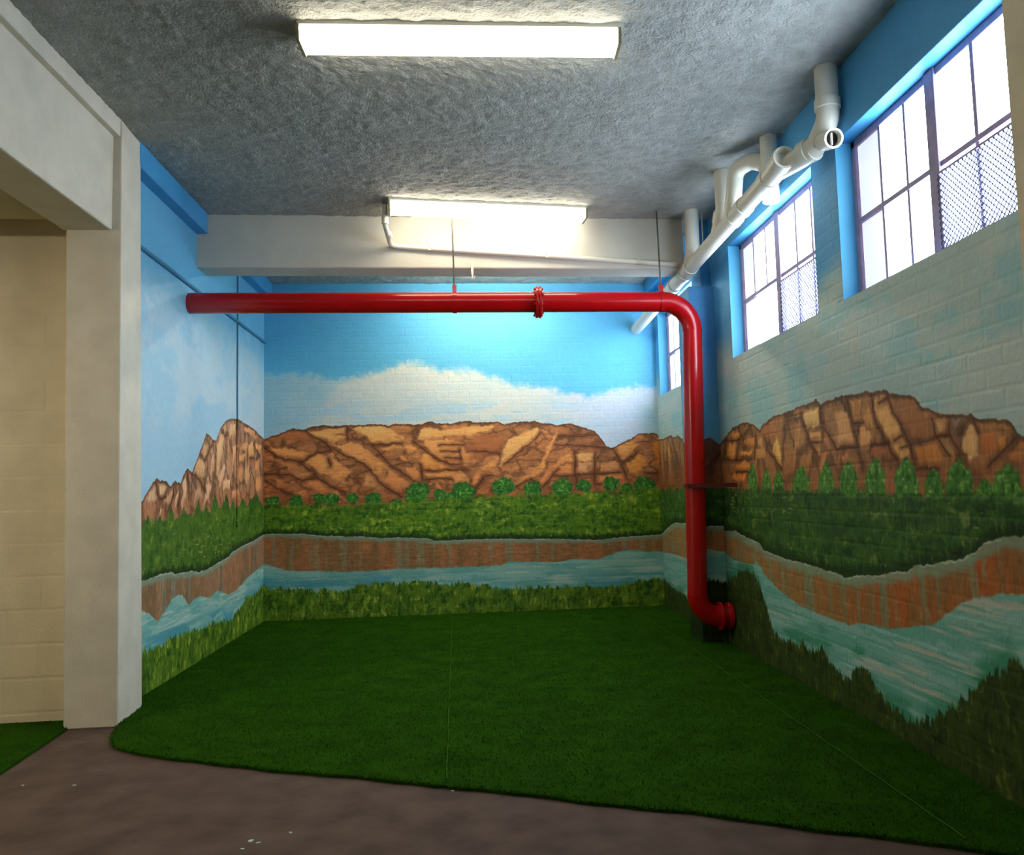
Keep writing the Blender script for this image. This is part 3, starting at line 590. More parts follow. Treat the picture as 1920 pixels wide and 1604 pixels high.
# ------------------------------------------------------------------ setting: walls
# back wall
mb = MB(); mb.box(-2.3, 2.25, YB + .0008, YB + .25, 0, HC)
wb = struct(mb.build('wall_back', M['mural_back']), 'end wall painted with a canyon, clouds and a river over brick')
RB = Matrix(((1, 0, 0), (0, -1, 0), (0, 0, 1)))
lay_bricks(wb, M['mural_back'], XL + .005, XR - .005, .012, 3.50, [], .2225, .0815, .0035, lambda s, z: (Vector((s, YB + .00085, z)), RB),
           lambda s, z: abs(z - 2.0) + abs(s) * .25 + 0, depth=.0008, inview=lambda s, z: seen((s, YB, z)))
# left mural wall, smooth plaster, with the ring band under the ceiling
mb = MB(); mb.box(XL - .2, XL, 5.1, YB + .25, 0, HC)
wl = struct(mb.build('wall_left', M['mural_left']), 'smooth side wall painted with jagged peaks and a river')
mb = MB(); mb.hexa([(XL - .01, 5.16, 3.40), (-2.056, 5.16, 3.408), (-2.056, YB, 3.408), (XL - .01, YB, 3.40), (XL - .01, 5.16, HC + .01), (-2.056, 5.16, HC + .01), (-2.056, YB, HC + .01), (XL - .01, YB, HC + .01)])
tag(mb.build('ring_band', M['blue'], wl, bevel=.008))
# right wall with three window openings
mb = MB()
ycut = [-3.2] + [c for w in WINS for c in w] + [YB + .25]; zcut = [0, SILL, HEAD, HC]
xm = XR + .0012; xo = XR + .30
for i in range(len(ycut) - 1):
    for k in range(3):
        if i % 2 == 1 and k == 1: continue
        y0, y1, z0, z1 = ycut[i], ycut[i + 1], zcut[k], zcut[k + 1]
        mb.poly([(xm, y1, z0), (xm, y0, z0), (xm, y0, z1), (xm, y1, z1)])
        mb.poly([(xo, y0, z0), (xo, y1, z0), (xo, y1, z1), (xo, y0, z1)])
for (y0, y1) in WINS:
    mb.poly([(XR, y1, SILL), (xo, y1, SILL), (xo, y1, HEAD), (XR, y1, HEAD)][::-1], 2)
    mb.poly([(XR, y0, SILL), (xo, y0, SILL), (xo, y0, HEAD), (XR, y0, HEAD)], 1)
    mb.poly([(XR, y0, HEAD), (xo, y0, HEAD), (xo, y1, HEAD), (XR, y1, HEAD)], 1)
    mb.poly([(XR, y0, SILL), (XR, y1, SILL), (xo, y1, SILL), (xo, y0, SILL)], 1)
mb.poly([(xm, -3.2, HC), (xo, -3.2, HC), (xo, YB + .25, HC), (xm, YB + .25, HC)])
wr = struct(mb.build('wall_right', [M['mural_right'], M['blue'], M['reveal_daylit']]), 'window wall painted with a rocky ridge, fir trees and a river')
# smooth lintel band above the windows
mb = MB(); mb.box(XR - .002, XR + .001, 2.0, YB, HEAD + .0015, HC)
mb.build('lintel_band', M['mural_right'], wr)
RR = Matrix(((0, -1, 0), (1, 0, 0), (0, 0, 1)))
lay_bricks(wr, M['mural_right'], 2.0, YB - .004, .012, HEAD, [(a, b, SILL, HEAD) for a, b in WINS] + [(6.47, 6.85, 0, HEAD)], .2225, .0815, .0035,
           lambda s, z: (Vector((XR + .00125, s, z)), RR), lambda s, z: s, depth=.0012, inview=lambda s, z: seen((XR, s, z)))
# ring band on the window wall behind the pier
mb = MB(); mb.box(1.98, XR + .004, 6.86, YB, 3.44, HC + .01)
mb.build('ring_band', M['blue'], wr, bevel=.008)
# pier under the cross beam
mb = MB(); mb.box(1.865, XR + .01, 6.47, 6.84, 0, 2.965)
struct(mb.build('pier', M['mural_pier'], bevel=.01), 'painted pier carrying the white cross beam behind the red riser', 'pier')
mb = MB(); mb.box(2.0, XR + .004, 6.56, 6.84, 2.96, HC + .01)
mb.build('ring_band', M['blue'], wr, bevel=.008)  # narrow upper post of the pier, not a ring band
# near pier at the edge of the frame
mb = MB(); mb.box(1.93, XR + .01, 2.05, 2.56, 1.9, HC); mb.box(1.93, XR + .01, 2.05, 2.56, 0, 1.9, 1)
struct(mb.build('pier', [M['cream'], M['mural_right']]), 'cream topped pier beside the nearest window', 'pier')
# white pillar
mb = MB(); mb.hexa([(-2.300, 4.865, 0), (-2.006, 4.865, 0), (-2.042, 5.30, 0), (-2.30, 5.30, 0), (-2.36, 4.87, HC), (-2.042, 4.87, HC), (-2.058, 5.19, HC), (-2.36, 5.19, HC)])
struct(mb.build('pillar', M['white'], bevel=.008), 'white painted pillar between the passage and the mural room', 'pillar')
# beam over the opening on the left, with the slab edge above
mb = MB(); mb.box(-2.37, -2.088, -3.2, 4.88, 2.885, 3.47)
struct(mb.build('beam', M['white'], bevel=.012), 'white downstand beam over the side passage opening', 'beam')
mb = MB(); mb.box(-2.37, -2.050, -3.2, 4.90, 3.462, HC + .01)
struct(mb.build('trim_1', M['white'], bevel=.006), 'white slab edge strip above the side beam', 'trim')
# cross beam
mb = MB(); mb.hexa([(XL - .02, 6.51, 3.131), (1.86, 6.545, 3.131), (1.86, 6.80, 3.131), (XL - .02, 6.77, 3.131), (XL - .02, 6.51, HC + .02), (1.86, 6.545, HC + .02), (1.86, 6.80, HC + .02), (XL - .02, 6.77, HC + .02)])
struct(mb.build('beam', M['beam'], bevel=.012), 'white cross beam spanning the room behind the far lamp', 'beam')
# side passage: block wall, low soffit, end wall
mb = MB(); mb.box(-5.5, -2.25, 5.04, 5.25, 0, 3.1)
ws = struct(mb.build('wall_passage', M['cream']), 'cream painted block wall closing the side passage')
lay_bricks(ws, M['cream'], -3.7, -2.30, -.13, 3.05, [(-9, 9, -1, .0)], .390, .191, .005, lambda s, z: (Vector((s, 5.0401, z)), RB), lambda s, z: 0, piece='block', depth=.0016, inview=lambda s, z: True)
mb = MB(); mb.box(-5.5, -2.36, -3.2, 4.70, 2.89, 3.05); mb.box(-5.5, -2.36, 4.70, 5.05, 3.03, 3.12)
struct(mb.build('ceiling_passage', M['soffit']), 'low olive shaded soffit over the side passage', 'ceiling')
mb = MB(); mb.box(-5.65, -5.5, -3.2, 5.2, 0, 3.1)
struct(mb.build('wall_far_side', M['cream']), 'cream end wall of the side passage')
mb = MB(); mb.box(-5.6, 2.4, -3.35, -3.2, 0, HC + .1)
struct(mb.build('wall_front', M['cream']), 'cream wall behind the camera')
# daylight ground outside
# ------------------------------------------------------------------ windows
def wire_guard(y0, y1, z0, z1, x, pitch, w, parent, loc):
    mb = MB(); L = (y1 - y0) + (z1 - z0)
    def strip(p, q):
        d = Vector((0, q[0] - p[0], q[1] - p[1])); d.normalize(); nrm = Vector((0, -d.z, d.y)) * w
        a, b = Vector((x, p[0], p[1])), Vector((x, q[0], q[1])); t = Vector((w, 0, 0))
        mb.hexa([a - nrm - t, a + nrm - t, a + nrm + t, a - nrm + t, b - nrm - t, b + nrm - t, b + nrm + t, b - nrm + t])
    k = pitch * .5; H = z1 - z0; W = y1 - y0
    while k < L:
        a = (y0 + min(k, W), z0 + max(0, k - W)); b = (y0 + max(0, k - H), z0 + min(k, H)); strip(a, b)
        a2 = (y1 - min(k, W), z0 + max(0, k - W)); b2 = (y1 - max(0, k - H), z0 + min(k, H)); strip(a2, b2)
        k += pitch
    o = sub('wire_guard', mb, M['wire'], parent, loc); o['kind'] = 'stuff'; return o
def window(idx, y0, y1, label):
    loc = (2.19, (y0 + y1) / 2, SILL)
    w = empty('window_%d' % idx, loc, label, 'window'); w['kind'] = 'structure'
    xf0, xf1 = 2.175, 2.215
    mb = MB(); t = .042
    mb.box(xf0, xf1, y0, y0 + t, SILL, HEAD); mb.box(xf0, xf1, y1 - t, y1, SILL, HEAD)
    mb.box(xf0, xf1, y0, y1, SILL, SILL + .04); mb.box(xf0, xf1, y0, y1, HEAD - .04, HEAD)
    sub('window_frame', mb, M['frame'], w, loc, bevel=.004)
    ym = y1 - .78                                   # heavy mullion a bit past half way
    mb = MB(); mb.box(xf0 - .01, xf1, ym - .04, ym + .04, SILL, HEAD)
    sub('mullion', mb, M['frame'], w, loc, bevel=.004)
    tz = 2.715
    mb = MB(); mb.box(xf0, xf1, y0 + t, ym - .04, tz - .013, tz + .013)
    sub('transom', mb, M['frame'], w, loc)
    mb = MB(); mb.box(xf0, xf1, ym + .04, y1 - t, tz - .013, tz + .013)
    sub('transom', mb, M['frame'], w, loc)
    lefts = [y1 - t]; bars = [y1 - .295, y1 - .537]
    rbars = [ym - .297, ym - .540]
    for yb_ in bars:
        mb = MB(); mb.box(xf0 + .004, xf1 - .004, yb_ - .010, yb_ + .010, tz if idx == 2 else SILL + .04, HEAD - .04)
        sub('glazing_bar', mb, M['frame'], w, loc)
    for yb_ in rbars:
        mb = MB(); mb.box(xf0 + .004, xf1 - .004, yb_ - .012, yb_ + .012, SILL + .04, HEAD - .04)
        sub('glazing_bar', mb, M['frame'], w, loc)
    cols = [(bars[0], y1 - t), (bars[1], bars[0]), (ym + .04, bars[1]), (rbars[0], ym - .04), (rbars[1], rbars[0]), (y0 + t, rbars[1])]
    for k, (a, b) in enumerate(cols):
        for r, (c, d) in enumerate(((SILL + .04, tz - .013), (tz + .013, HEAD - .04))):
            dim = (k == 0)
            mb = MB(); mb.box(xf0 + .018, xf0 + .024, a, b, c, d)
            sub('pane', mb, M['panedim'] if dim else M['pane'], w, loc)
    # diamond mesh guard over the lower half of the opening lights, its rail a little under the transom
    mb = MB(); mb.box(xf0 - .016, xf0 - .006, y0 + t, ym - .04, tz - .050, tz - .040)
    sub('guard_rail', mb, M['frame'], w, loc)
    wire_guard(y0 + t, ym - .02, SILL + .02, tz - .045, xf0 - .011, .030, .0019, w, loc)
    return w
window(1, *WINS[0], 'nearest steel window with frosted panes and a diamond mesh guard')
window(2, *WINS[1], 'middle steel window with one wide pane low on its far side')
window(3, *WINS[2], 'farthest steel window half hidden behind the red riser')

# ------------------------------------------------------------------ artificial turf strips
def inside(px, py, poly):
    ins = np.zeros(px.shape, bool)
    for i in range(len(poly)):
        (x0, y0), (x1, y1) = poly[i], poly[(i + 1) % len(poly)]
        if y0 != y1: ins ^= ((y0 > py) != (y1 > py)) & (px < (x1 - x0) * (py - y0) / (y1 - y0) + x0)
    return ins
def turf_strip(poly, label, dens, seed, thread=None):
    cx = sum(p[0] for p in poly) / len(poly); cy = sum(p[1] for p in poly) / len(poly)
    t = empty('turf_strip', (cx, cy, 0), label, 'artificial turf', 'rolls of green artificial turf on the floor')
    mb = MB(); n = len(poly)
    mb.v = [(x - cx, y - cy, .001) for x, y in poly] + [(x - cx, y - cy, .014) for x, y in poly]
    mb.f = [tuple(range(n, 2 * n)), tuple(reversed(range(n)))] + [(i, (i + 1) % n, n + (i + 1) % n, n + i) for i in range(n)]; mb.m = [0] * len(mb.f)
    mb.build('backing', M['turf'], t)
    r = np.random.default_rng(seed)
    P = np.array(poly); (x0, y0), (x1, y1) = P.min(0), P.max(0)
    N = int((x1 - x0) * (y1 - y0) * dens)
    px, py = r.uniform(x0, x1, N), r.uniform(y0, y1, N)
    # extra fringe along the cut edges
    ex, ey = [], []
    for i in range(n):
        a, b = P[i], P[(i + 1) % n]; m = int(np.hypot(*(b - a)) * 500) if np.hypot(*(b - a)) < .3 else 0
        f = r.random(m); ex.append(a[0] + (b[0] - a[0]) * f + r.normal(0, .006, m)); ey.append(a[1] + (b[1] - a[1]) * f + r.normal(0, .006, m))
    k = inside(px, py, poly); px, py = np.concatenate([px[k]] + ex), np.concatenate([py[k]] + ey)
    k = (px > XL + .012) & (px < XR - .012) | (px < -2.2); k &= (py < YB - .012); px, py = px[k], py[k]
    N = len(px); a = r.uniform(0, 2 * np.pi, N); hgt = r.uniform(.008, .016, N); wd = r.uniform(.0015, .003, N); ln = r.normal(0, .006, (N, 2))
    b = np.stack([px - cx, py - cy, np.full(N, .013)], -1); o = np.stack([np.cos(a) * wd, np.sin(a) * wd, np.zeros(N)], -1)
    tip = b + np.stack([ln[:, 0], ln[:, 1], hgt], -1)
    co = np.stack([b - o, b + o, tip], 1).reshape(-1, 3).astype(np.float32)
    me = bpy.data.meshes.new('pile'); me.vertices.add(3 * N); me.vertices.foreach_set('co', co.ravel())
    me.loops.add(3 * N); me.loops.foreach_set('vertex_index', np.arange(3 * N, dtype=np.int32))
    me.polygons.add(N); me.polygons.foreach_set('loop_start', np.arange(0, 3 * N, 3, dtype=np.int32))
    me.update(calc_edges=True); me.materials.append(M['blade'])
    ob = bpy.data.objects.new('pile', me); COL.objects.link(ob); ob.parent = t; ob['kind'] = 'stuff'
    if thread:
        (p, q) = thread; d = 60; mb = MB()
        pts = [(p[0] + (q[0] - p[0]) * i / d + rng.uniform(-.003, .003), p[1] + (q[1] - p[1]) * i / d, .0195) for i in range(d + 1)]
        mb.tube(pts, .0026, 5); sub('seam_thread', mb, M['seam'], t, (cx, cy, 0))['label'] = 'pale thread along the seam'
    return t
def edge_y(x):
    e = [(-1.935, 4.607), (-1.849, 4.454), (-1.674, 4.311), (-1.24, 4.074), (-.138, 3.600), (.387, 3.35), (.839, 3.138), (1.414, 2.836), (1.788, 2.624), (2.08, 2.45)]
    return float(np.interp(x, [p[0] for p in e], [p[1] for p in e]))
def seam1(y): return float(np.interp(y, [3.6, 8.6], [-.125, -.205]))
def wav(x): return .008 * math.sin(x * 9) + .005 * math.sin(x * 23 + 1)
A = [(-2.037, 5.30), (-2.014, 5.0), (-2.000, 4.86), (-1.968, 4.75), (-1.945, 4.66), (-1.915, 4.57), (-1.87, 4.48), (-1.80, 4.40)]
xs = np.arange(-1.72, -.16, .06)
A += [(x, edge_y(x) + wav(x)) for x in xs] + [(seam1(3.6), edge_y(-.13)), (seam1(8.6), YB - .004), (XL + .004, YB - .004), (XL + .004, 5.31)]
turf_strip([(float(a), float(b)) for a, b in A], 'green turf roll with a rounded corner beside the white pillar', 4200, 1)
A = [(seam1(3.6) + .0005, edge_y(-.12))] + [(x, edge_y(x) + wav(x)) for x in np.arange(-.06, 1.68, .06)] + [(1.7, edge_y(1.7)), (1.7, YB - .004), (seam1(8.6) + .0005, YB - .004)]
turf_strip([(float(a), float(b)) for a, b in A], 'wide middle green turf roll between two faint seams', 4200, 2, ((seam1(3.66) + .003, 3.66), (seam1(8.55) + .003, 8.55)))
A = [(1.7005, edge_y(1.7005))] + [(x, edge_y(x)) for x in (1.8, 1.9, 2.0)] + [(XR - .004, edge_y(2.07)), (XR - .004, 6.466), (1.86, 6.466), (1.86, 6.846), (XR - .004, 6.846), (XR - .004, YB - .004), (1.7005, YB - .004)]
turf_strip([(float(a), float(b)) for a, b in A], 'narrow green turf strip along the foot of the window wall', 4200, 3, ((1.704, 2.75), (1.704, 8.5)))
A = [(-2.275, 4.86), (-2.235, 4.30), (-2.20, 3.7), (-2.18, 2.6), (-4.6, 2.6), (-4.6, 5.028), (-2.31, 5.028), (-2.306, 4.86)]
turf_strip(A, 'dark green turf piece in the side passage below the cream block wall', 1800, 4)
# dropped paint flakes on the screed
fl = [(-.096, 3.555, 'white paint flake lying at the turf edge beside the middle seam'), (-.832, 3.178, 'pale green paint flake, larger of the pair near the front of the screed'),
      (-.799, 3.155, 'pale green paint flake, smaller of the pair near the front of the screed'), (-.844, 3.110, 'tiny paint flake lying just in front of the pair of green flakes'),
      (-.698, 3.228, 'tiny white paint flake on the screed between the green pair and the turf'), (-2.036, 3.955, 'white paint flake on the screed closest to the side passage'),
      (-1.797, 3.914, 'white paint flake on the screed in front of the rounded turf corner')]
for i, (x, y, lab) in enumerate(fl):
    mb = MB(); s = .016 if i == 1 else .009
    m_ = [(x + s * math.cos(a) * rng.uniform(.5, 1.3), y + s * math.sin(a) * rng.uniform(.4, .9)) for a in (0, 1.1, 2.2, 3.3, 4.3, 5.3)]
    n = len(m_); mb.v = [(a, b, .0002) for a, b in m_] + [(a, b, .003) for a, b in m_]
    mb.f = [tuple(range(n, 2 * n)), tuple(reversed(range(n)))] + [(k, (k + 1) % n, n + (k + 1) % n, n + k) for k in range(n)]; mb.m = [0] * len(mb.f)
    tag(mb.build('paint_flake', M['chip']), lab, 'paint flake', 'paint flakes on the floor')

# ------------------------------------------------------------------ fluorescent lamps
def lamp(cx, cy, length, ang, label, cz=HC, glow='lamp'):
    loc = (cx, cy, cz)
    t = empty('ceiling_lamp', loc, label, 'ceiling lamp', 'fluorescent lamps'); t.rotation_euler.z = ang
    h = length / 2
    mb = MB(); mb.box(-h, h, -.085, .085, -.020, .012); mb.build('housing', M['housing'], t, bevel=.003)
    mb = MB()
    prof = [(-.078, -.020), (-.082, -.045), (-.070, -.092), (.070, -.092), (.082, -.045), (.078, -.020)]
    n = len(prof); e = h - .012
    mb.v = [(-e, y, z) for y, z in prof] + [(e, y, z) for y, z in prof]
    mb.f = [(i, (i + 1) % n, n + (i + 1) % n, n + i) for i in range(n)] + [tuple(range(n)), tuple(reversed(range(n, 2 * n)))]; mb.m = [0] * len(mb.f)
    mb.build('diffuser', M[glow], t, bevel=.004)
    for s in (-1, 1):
        mb = MB(); pe = [(-.084, -.018), (-.088, -.046), (-.075, -.098), (.075, -.098), (.088, -.046), (.084, -.018)]
        x0, x1 = s * (h - .012), s * (h + .004)
        mb.v = [(x0, y, z) for y, z in pe] + [(x1, y, z) for y, z in pe]
        mb.f = [(i, (i + 1) % n, n + (i + 1) % n, n + i) for i in range(n)] + [tuple(range(n)), tuple(reversed(range(n, 2 * n)))]; mb.m = [0] * len(mb.f)
        mb.build('end_cap', M['endcap'], t)
    return t
lamp(.0, 3.835, 1.575, math.radians(-1.9), 'long lit fluorescent ceiling lamp nearest the viewer')
lamp(.195, 6.245, 1.575, math.radians(5.4), 'lit fluorescent ceiling lamp in front of the white cross beam')
def batten(cx, cy, length, label):
    t = empty('ceiling_lamp', (cx, cy, HC), label, 'ceiling lamp', 'fluorescent lamps'); h = length / 2
    mb = MB(); mb.box(-h, h, -.04, .04, -.030, .012); mb.build('housing', M['housing'], t, bevel=.003)
    for y in (-.028, .028):
        mb = MB(); mb.tube([(-h + .03, y, -.062), (h - .03, y, -.062)], .013, 14); mb.build('tube', M['tube'], t, True)
    for s in (-1, 1):
        mb = MB(); mb.box(s * (h - .02) - .012, s * (h - .02) + .012, -.046, .046, -.080, -.02); mb.build('lamp_holder', M['housing'], t)
batten(.20, 7.90, 1.575, 'bare lit fluorescent tubes hidden behind the white cross beam')
lamp(-3.7, 2.7, 1.575, math.radians(90), 'lit fluorescent lamp under the low soffit of the side passage', 2.89, 'passage_lamp')

# ------------------------------------------------------------------ red fire main
YP, ZP, RP = 6.350, 2.800, .081
base = (1.80, YP, 0)
pipe = empty('fire_main', base, 'red painted steel pipe crossing the room and dropping to the floor', 'pipe')
mb = MB(); mb.tube([(XL + .002, YP, ZP), (1.606, YP, ZP)], RP, 36); sub('pipe_run', mb, M['red'], pipe, base, True)
xt, xb_ = 1.846, 1.802
arc = [(1.606 + .24 * math.sin(a), YP, ZP - .24 + .24 * math.cos(a)) for a in [math.pi / 2 * i / 14 for i in range(15)]]
mb = MB(); mb.tube(arc, RP + .001, 36); sub('elbow', mb, M['red'], pipe, base, True)
mb = MB(); mb.tube([(xt, YP, ZP - .24), (xb_, YP, .41)], RP, 36); sub('riser', mb, M['red'], pipe, base, True)
arc = [(xb_ + .17 - .17 * math.cos(a), YP, .41 - .17 * math.sin(a)) for a in [math.pi / 2 * i / 12 for i in range(13)]]
mb = MB(); mb.tube(arc, RP + .001, 36); sub('elbow', mb, M['red'], pipe, base, True)
mb = MB(); mb.tube([(xb_ + .17, YP, .24), (XR - .001, YP, .24)], RP, 30); sub('outlet', mb, M['red'], pipe, base, True)
mb = MB()
mb.tube([(xb_ + .168, YP, .24), (xb_ + .188, YP, .24)], .112, 32); sub('flange', mb, M['red'], pipe, base, True, bevel=.003)
mb = MB()
mb.tube([(XR - .045, YP, .24), (XR - .012, YP, .24)], .105, 32); sub('flange', mb, M['red'], pipe, base, True, bevel=.003)
fx = .581
mb = MB(); mb.tube([(fx - .024, YP, ZP), (fx - .002, YP, ZP)], .128, 36); fl1 = sub('flange', mb, M['red'], pipe, base, True, bevel=.003)
mb = MB(); mb.tube([(fx + .002, YP, ZP), (fx + .024, YP, ZP)], .128, 36); sub('flange', mb, M['red'], pipe, base, True, bevel=.003)
for i in range(8):
    a = math.pi / 8 + i * math.pi / 4
    y, z = YP + .106 * math.cos(a), ZP + .106 * math.sin(a)
    mb = MB(); mb.tube([(fx - .038, y, z), (fx + .038, y, z)], .010, 6); sub('bolt', mb, M['red'], fl1, base)
for x, z0_, nm in ((xt, ZP - .238, 'weld_ring'), (xb_, .412, 'weld_ring')):
    mb = MB(); mb.tube([(x, YP, z0_ - .004), (x, YP, z0_ + .004)], RP + .003, 36); sub(nm, mb, M['red'], pipe, base, True)
# two hangers: strap, lug and threaded rod up to the ceiling
def hanger(x, label):
    loc = (x, YP, HC)
    t = empty('pipe_hanger', loc, label, 'pipe hanger', 'threaded rod hangers of the red pipe')
    mb = MB(); mb.ring((x - .017, YP, ZP), (x + .017, YP, ZP), RP + .006, RP + .0005, 36); sub('strap', mb, M['red'], t, loc, True)
    mb = MB(); mb.box(x - .017, x + .017, YP - .010, YP - .004, ZP + RP, ZP + RP + .062); mb.box(x - .017, x + .017, YP + .004, YP + .010, ZP + RP, ZP + RP + .062)
    mb.tube([(x, YP - .016, ZP + RP + .045), (x, YP + .016, ZP + RP + .045)], .008, 6)
    sub('lug', mb, M['red'], t, loc)
    mb = MB(); mb.tube([(x, YP, ZP + RP + .03), (x - .012, YP, HC + .004)], .0065, 8); sub('rod', mb, M['steel'], t, loc, True)
hanger(-.091, 'threaded rod hanger at the middle of the red pipe below the far lamp')
hanger(1.598, 'threaded rod hanger beside the upper elbow of the red pipe')
# riser bracket to the window wall
zb_ = 1.285; xr_ = xt + (xb_ - xt) * (ZP - .24 - zb_) / (ZP - .24 - .41)
loc = (xr_, YP, zb_)
t = empty('pipe_bracket', loc, 'dark red flat bracket tying the riser to the painted wall', 'bracket')
mb = MB(); mb.ring((xr_, YP, zb_ - .016), (xr_, YP, zb_ + .016), RP + .012, RP + .0005, 32); sub('clamp', mb, M['redd'], t, loc, True)
mb = MB(); mb.hexa([(xr_ - .095, YP - .094, zb_ - .016), (xr_ - .095, YP - .100, zb_ - .016), (XR, YP - .26, zb_ - .016), (XR, YP - .235, zb_ - .016), (xr_ - .095, YP - .094, zb_ + .016), (xr_ - .095, YP - .100, zb_ + .016), (XR, YP - .26, zb_ + .016), (XR, YP - .235, zb_ + .016)])
sub('flat_bar', mb, M['redd'], t, loc)

# ------------------------------------------------------------------ white drain pipe under the windows' ceiling edge
base = (1.88, 6.3, HC)
dr = empty('drain_pipe', base, 'white plastic drain pipe run with branches below the ceiling', 'pipe')
XM = 1.875
def zm(y): return 3.045 + (8.63 - y) * .0285
def part(name, mb, m=None, smooth=True): return sub(name, mb, m or M['pvc'], dr, base, smooth)
mb = MB(); mb.tube([(XM, YB - .004, zm(YB)), (XM, 4.52, zm(4.52))], .058, 28); part('main_run', mb)
for y in (6.95, 6.60, 6.42, 5.30, 5.10, 4.66):
    mb = MB(); mb.ring((XM, y - .035, zm(y - .035)), (XM, y + .035, zm(y + .035)), .066, .0575, 28); part('socket', mb)
# stub with floor trap beside the cross beam, and the next one
mb = MB(); mb.tube(fillet([(XM, 6.33, HC + .01), (XM, 6.33, zm(6.4) + .12), (XM, 6.45, zm(6.45))], .08), .058, 24); part('branch', mb)
mb = MB(); mb.tube(fillet([(XM + .005, 5.52, HC + .01), (XM + .005, 5.52, zm(5.6) + .14), (XM, 5.66, zm(5.66))], .10), .060, 24); part('branch', mb)
mb = MB(); mb.ring((XM + .004, 5.535, 3.27), (XM + .002, 5.58, 3.20), .070, .058, 24); part('socket', mb)
# vent loop rising from the run and arching over towards the wall
lp = fillet([(XM, 5.38, zm(5.4)), (XM, 5.28, 3.30), (XM, 5.22, 3.46), (XM + .06, 5.08, 3.46), (2.0, 4.98, 3.40), (2.005, 4.95, 3.25)], .09)
mb = MB(); mb.tube(lp, .056, 24); part('vent_loop', mb)
# straight stack through the ceiling behind the run
mb = MB(); mb.tube([(2.005, 4.943, HC + .01), (2.005, 4.943, 3.125)], .055, 24); part('stack', mb)
# open wye at the near end of the run
pw = Vector((XM, 4.40, zm(4.4)))
mb = MB(); mb.tube([(XM, 4.60, zm(4.6)), (XM - .006, 4.42, zm(4.42) + .005)], .066, 28, cap=False); part('wye', mb)
mb = MB(); mb.ring((XM - .006, 4.44, zm(4.44) + .004), (XM - .010, 4.36, zm(4.36) + .008), .070, .055, 28); part('socket', mb)
mb = MB(); mb.tube([(XM - .008, 4.43, zm(4.43) + .006), (XM - .008, 4.418, zm(4.43) + .006)], .056, 28); part('plug', mb, M['pvc'])
mb = MB(); mb.tube([(XM, 4.56, zm(4.56)), (1.985, 4.22, zm(4.3) - .01)], .060, 24); part('crossover', mb)
# near bend below the ceiling stub, with an open access eye
zc = zm(4.2)
mb = MB(); mb.tube(fillet([(2.005, 4.085, HC + .01), (2.005, 4.085, zc + .10), (1.985, 4.20, zc), (1.965, 4.28, zc)], .10), .061, 28); part('stack', mb)
mb = MB(); mb.ring((2.005, 4.085, zc + .16), (2.005, 4.085, zc + .21), .070, .060, 28); part('socket', mb)
mb = MB(); mb.ring((1.972, 4.25, zc), (1.955, 4.31, zc), .071, .060, 28); part('socket', mb)
mb = MB(); mb.ring((1.995, 4.13, zc - .005), (1.990, 4.00, zc - .045), .053, .042, 28); eye = part('access_eye', mb)
mb = MB(); mb.tube([(1.994, 4.10, zc - .014), (1.992, 4.05, zc - .03)], .0425, 28); part('eye_bore', mb, M['pvcin']).parent = eye
mb = MB(); mb.box(1.988, 1.995, 4.025, 4.040, zc - .070, zc - .002); part('eye_rib', mb, M['pvc'], False).parent = eye

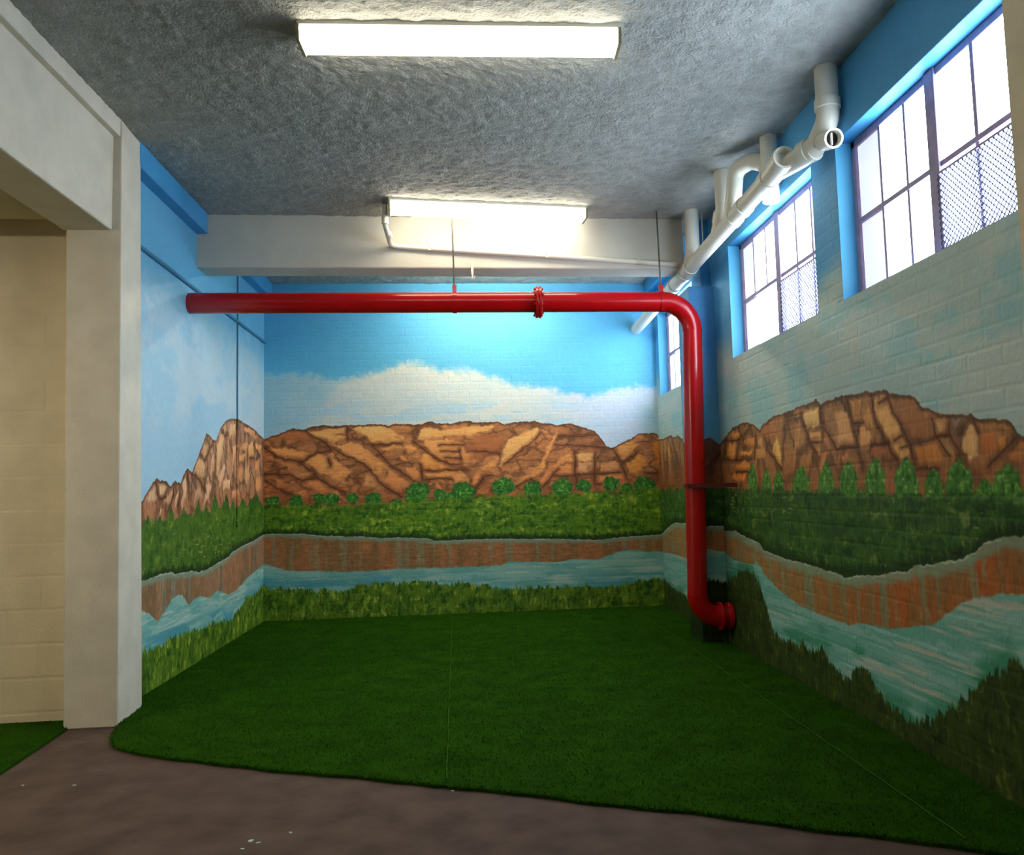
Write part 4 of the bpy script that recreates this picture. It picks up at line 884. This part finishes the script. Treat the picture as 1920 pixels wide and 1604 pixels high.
# ------------------------------------------------------------------ conduit on the cross beam
def yb_face(x): return 6.51 + (x - XL) * .035 / 4.0
loc = (-.6, 6.4, HC)
cd = empty('conduit', loc, 'white conduit dropping beside the far lamp and running down along the cross beam', 'conduit')
x0_, x1_ = -.585, 1.79
path = fillet([(-.625, 6.24, HC - .006), (-.625, 6.26, 3.40), (x0_ - .02, yb_face(-.6) - .03, 3.315), (x0_ + .05, yb_face(-.55) - .021, 3.306), (x1_, yb_face(x1_) - .021, 3.166)], .05)
mb = MB(); mb.tube(path, .021, 14); sub('tube', mb, M['pvc'], cd, loc, True)
for p, q in (((-.625, 6.252, 3.47), (-.625, 6.255, 3.41)), ((-.612, 6.36, 3.372), (-.606, 6.40, 3.352))):
    mb = MB(); mb.tube([p, q], .027, 14); sub('coupling', mb, M['pvc'], cd, loc, True)
for x in (-.293, .675, 1.45):
    z = 3.306 + (x - x0_ - .05) * (3.166 - 3.306) / (x1_ - x0_ - .05); y = yb_face(x)
    mb = MB(); mb.box(x - .012, x + .012, y - .042, y, z - .020, z + .024); mb.box(x - .006, x + .006, y - .052, y - .04, z + .004, z + .014)
    sub('saddle', mb, M['white'], cd, loc, bevel=.004)
# small hook plate below
x = .056; y = yb_face(x)
loc = (x, y, 3.12)
hk = empty('hook', loc, 'small white hook screwed under the conduit on the cross beam', 'hook')
mb = MB(); mb.box(x - .010, x + .010, y - .006, y, 3.08, 3.19); sub('plate', mb, M['white'], hk, loc)
mb = MB(); mb.tube(fillet([(x, y - .004, 3.10), (x, y - .012, 3.045), (x + .012, y - .03, 3.03), (x + .016, y - .04, 3.06)], .012), .007, 10); sub('curl', mb, M['white'], hk, loc, True)
# thin flex beside the drain stub
mb = MB(); mb.tube([(1.985, 6.40, HC + .005), (1.985, 6.40, 3.30), (1.98, 6.43, 3.17)], .006, 8)
tag(mb.build('flex', M['white'], smooth=True), 'thin white flex hanging beside the drain stub at the pier', 'cable')

# ------------------------------------------------------------------ painted-over cables on the left mural wall
def cable(pts, r, label, m):
    mb = MB(); mb.tube(pts, r, 10); tag(mb.build('wall_cable', m, smooth=True), label, 'cable')
cable([(XL + .010, 5.20, 2.95), (XL + .010, 7.0, 2.937), (XL + .010, YB - .003, 2.93)], .015, 'blue painted cable running level along the mural side wall', M['bluecord'])
mb = MB(); mb.tube([(XL + .007, 7.63, 3.40), (XL + .007, 7.635, 2.2), (XL + .007, 7.642, 2.02)], .008, 10); mb.tube([(XL + .007, 7.642, 2.02), (XL + .007, 7.648, 1.02)], .008, 10, True, 1)
tag(mb.build('wall_cable', [M['bluecord'], M['mural_left']], smooth=True), 'thin painted cable dropping down the rocky peak of the mural side wall', 'cable')
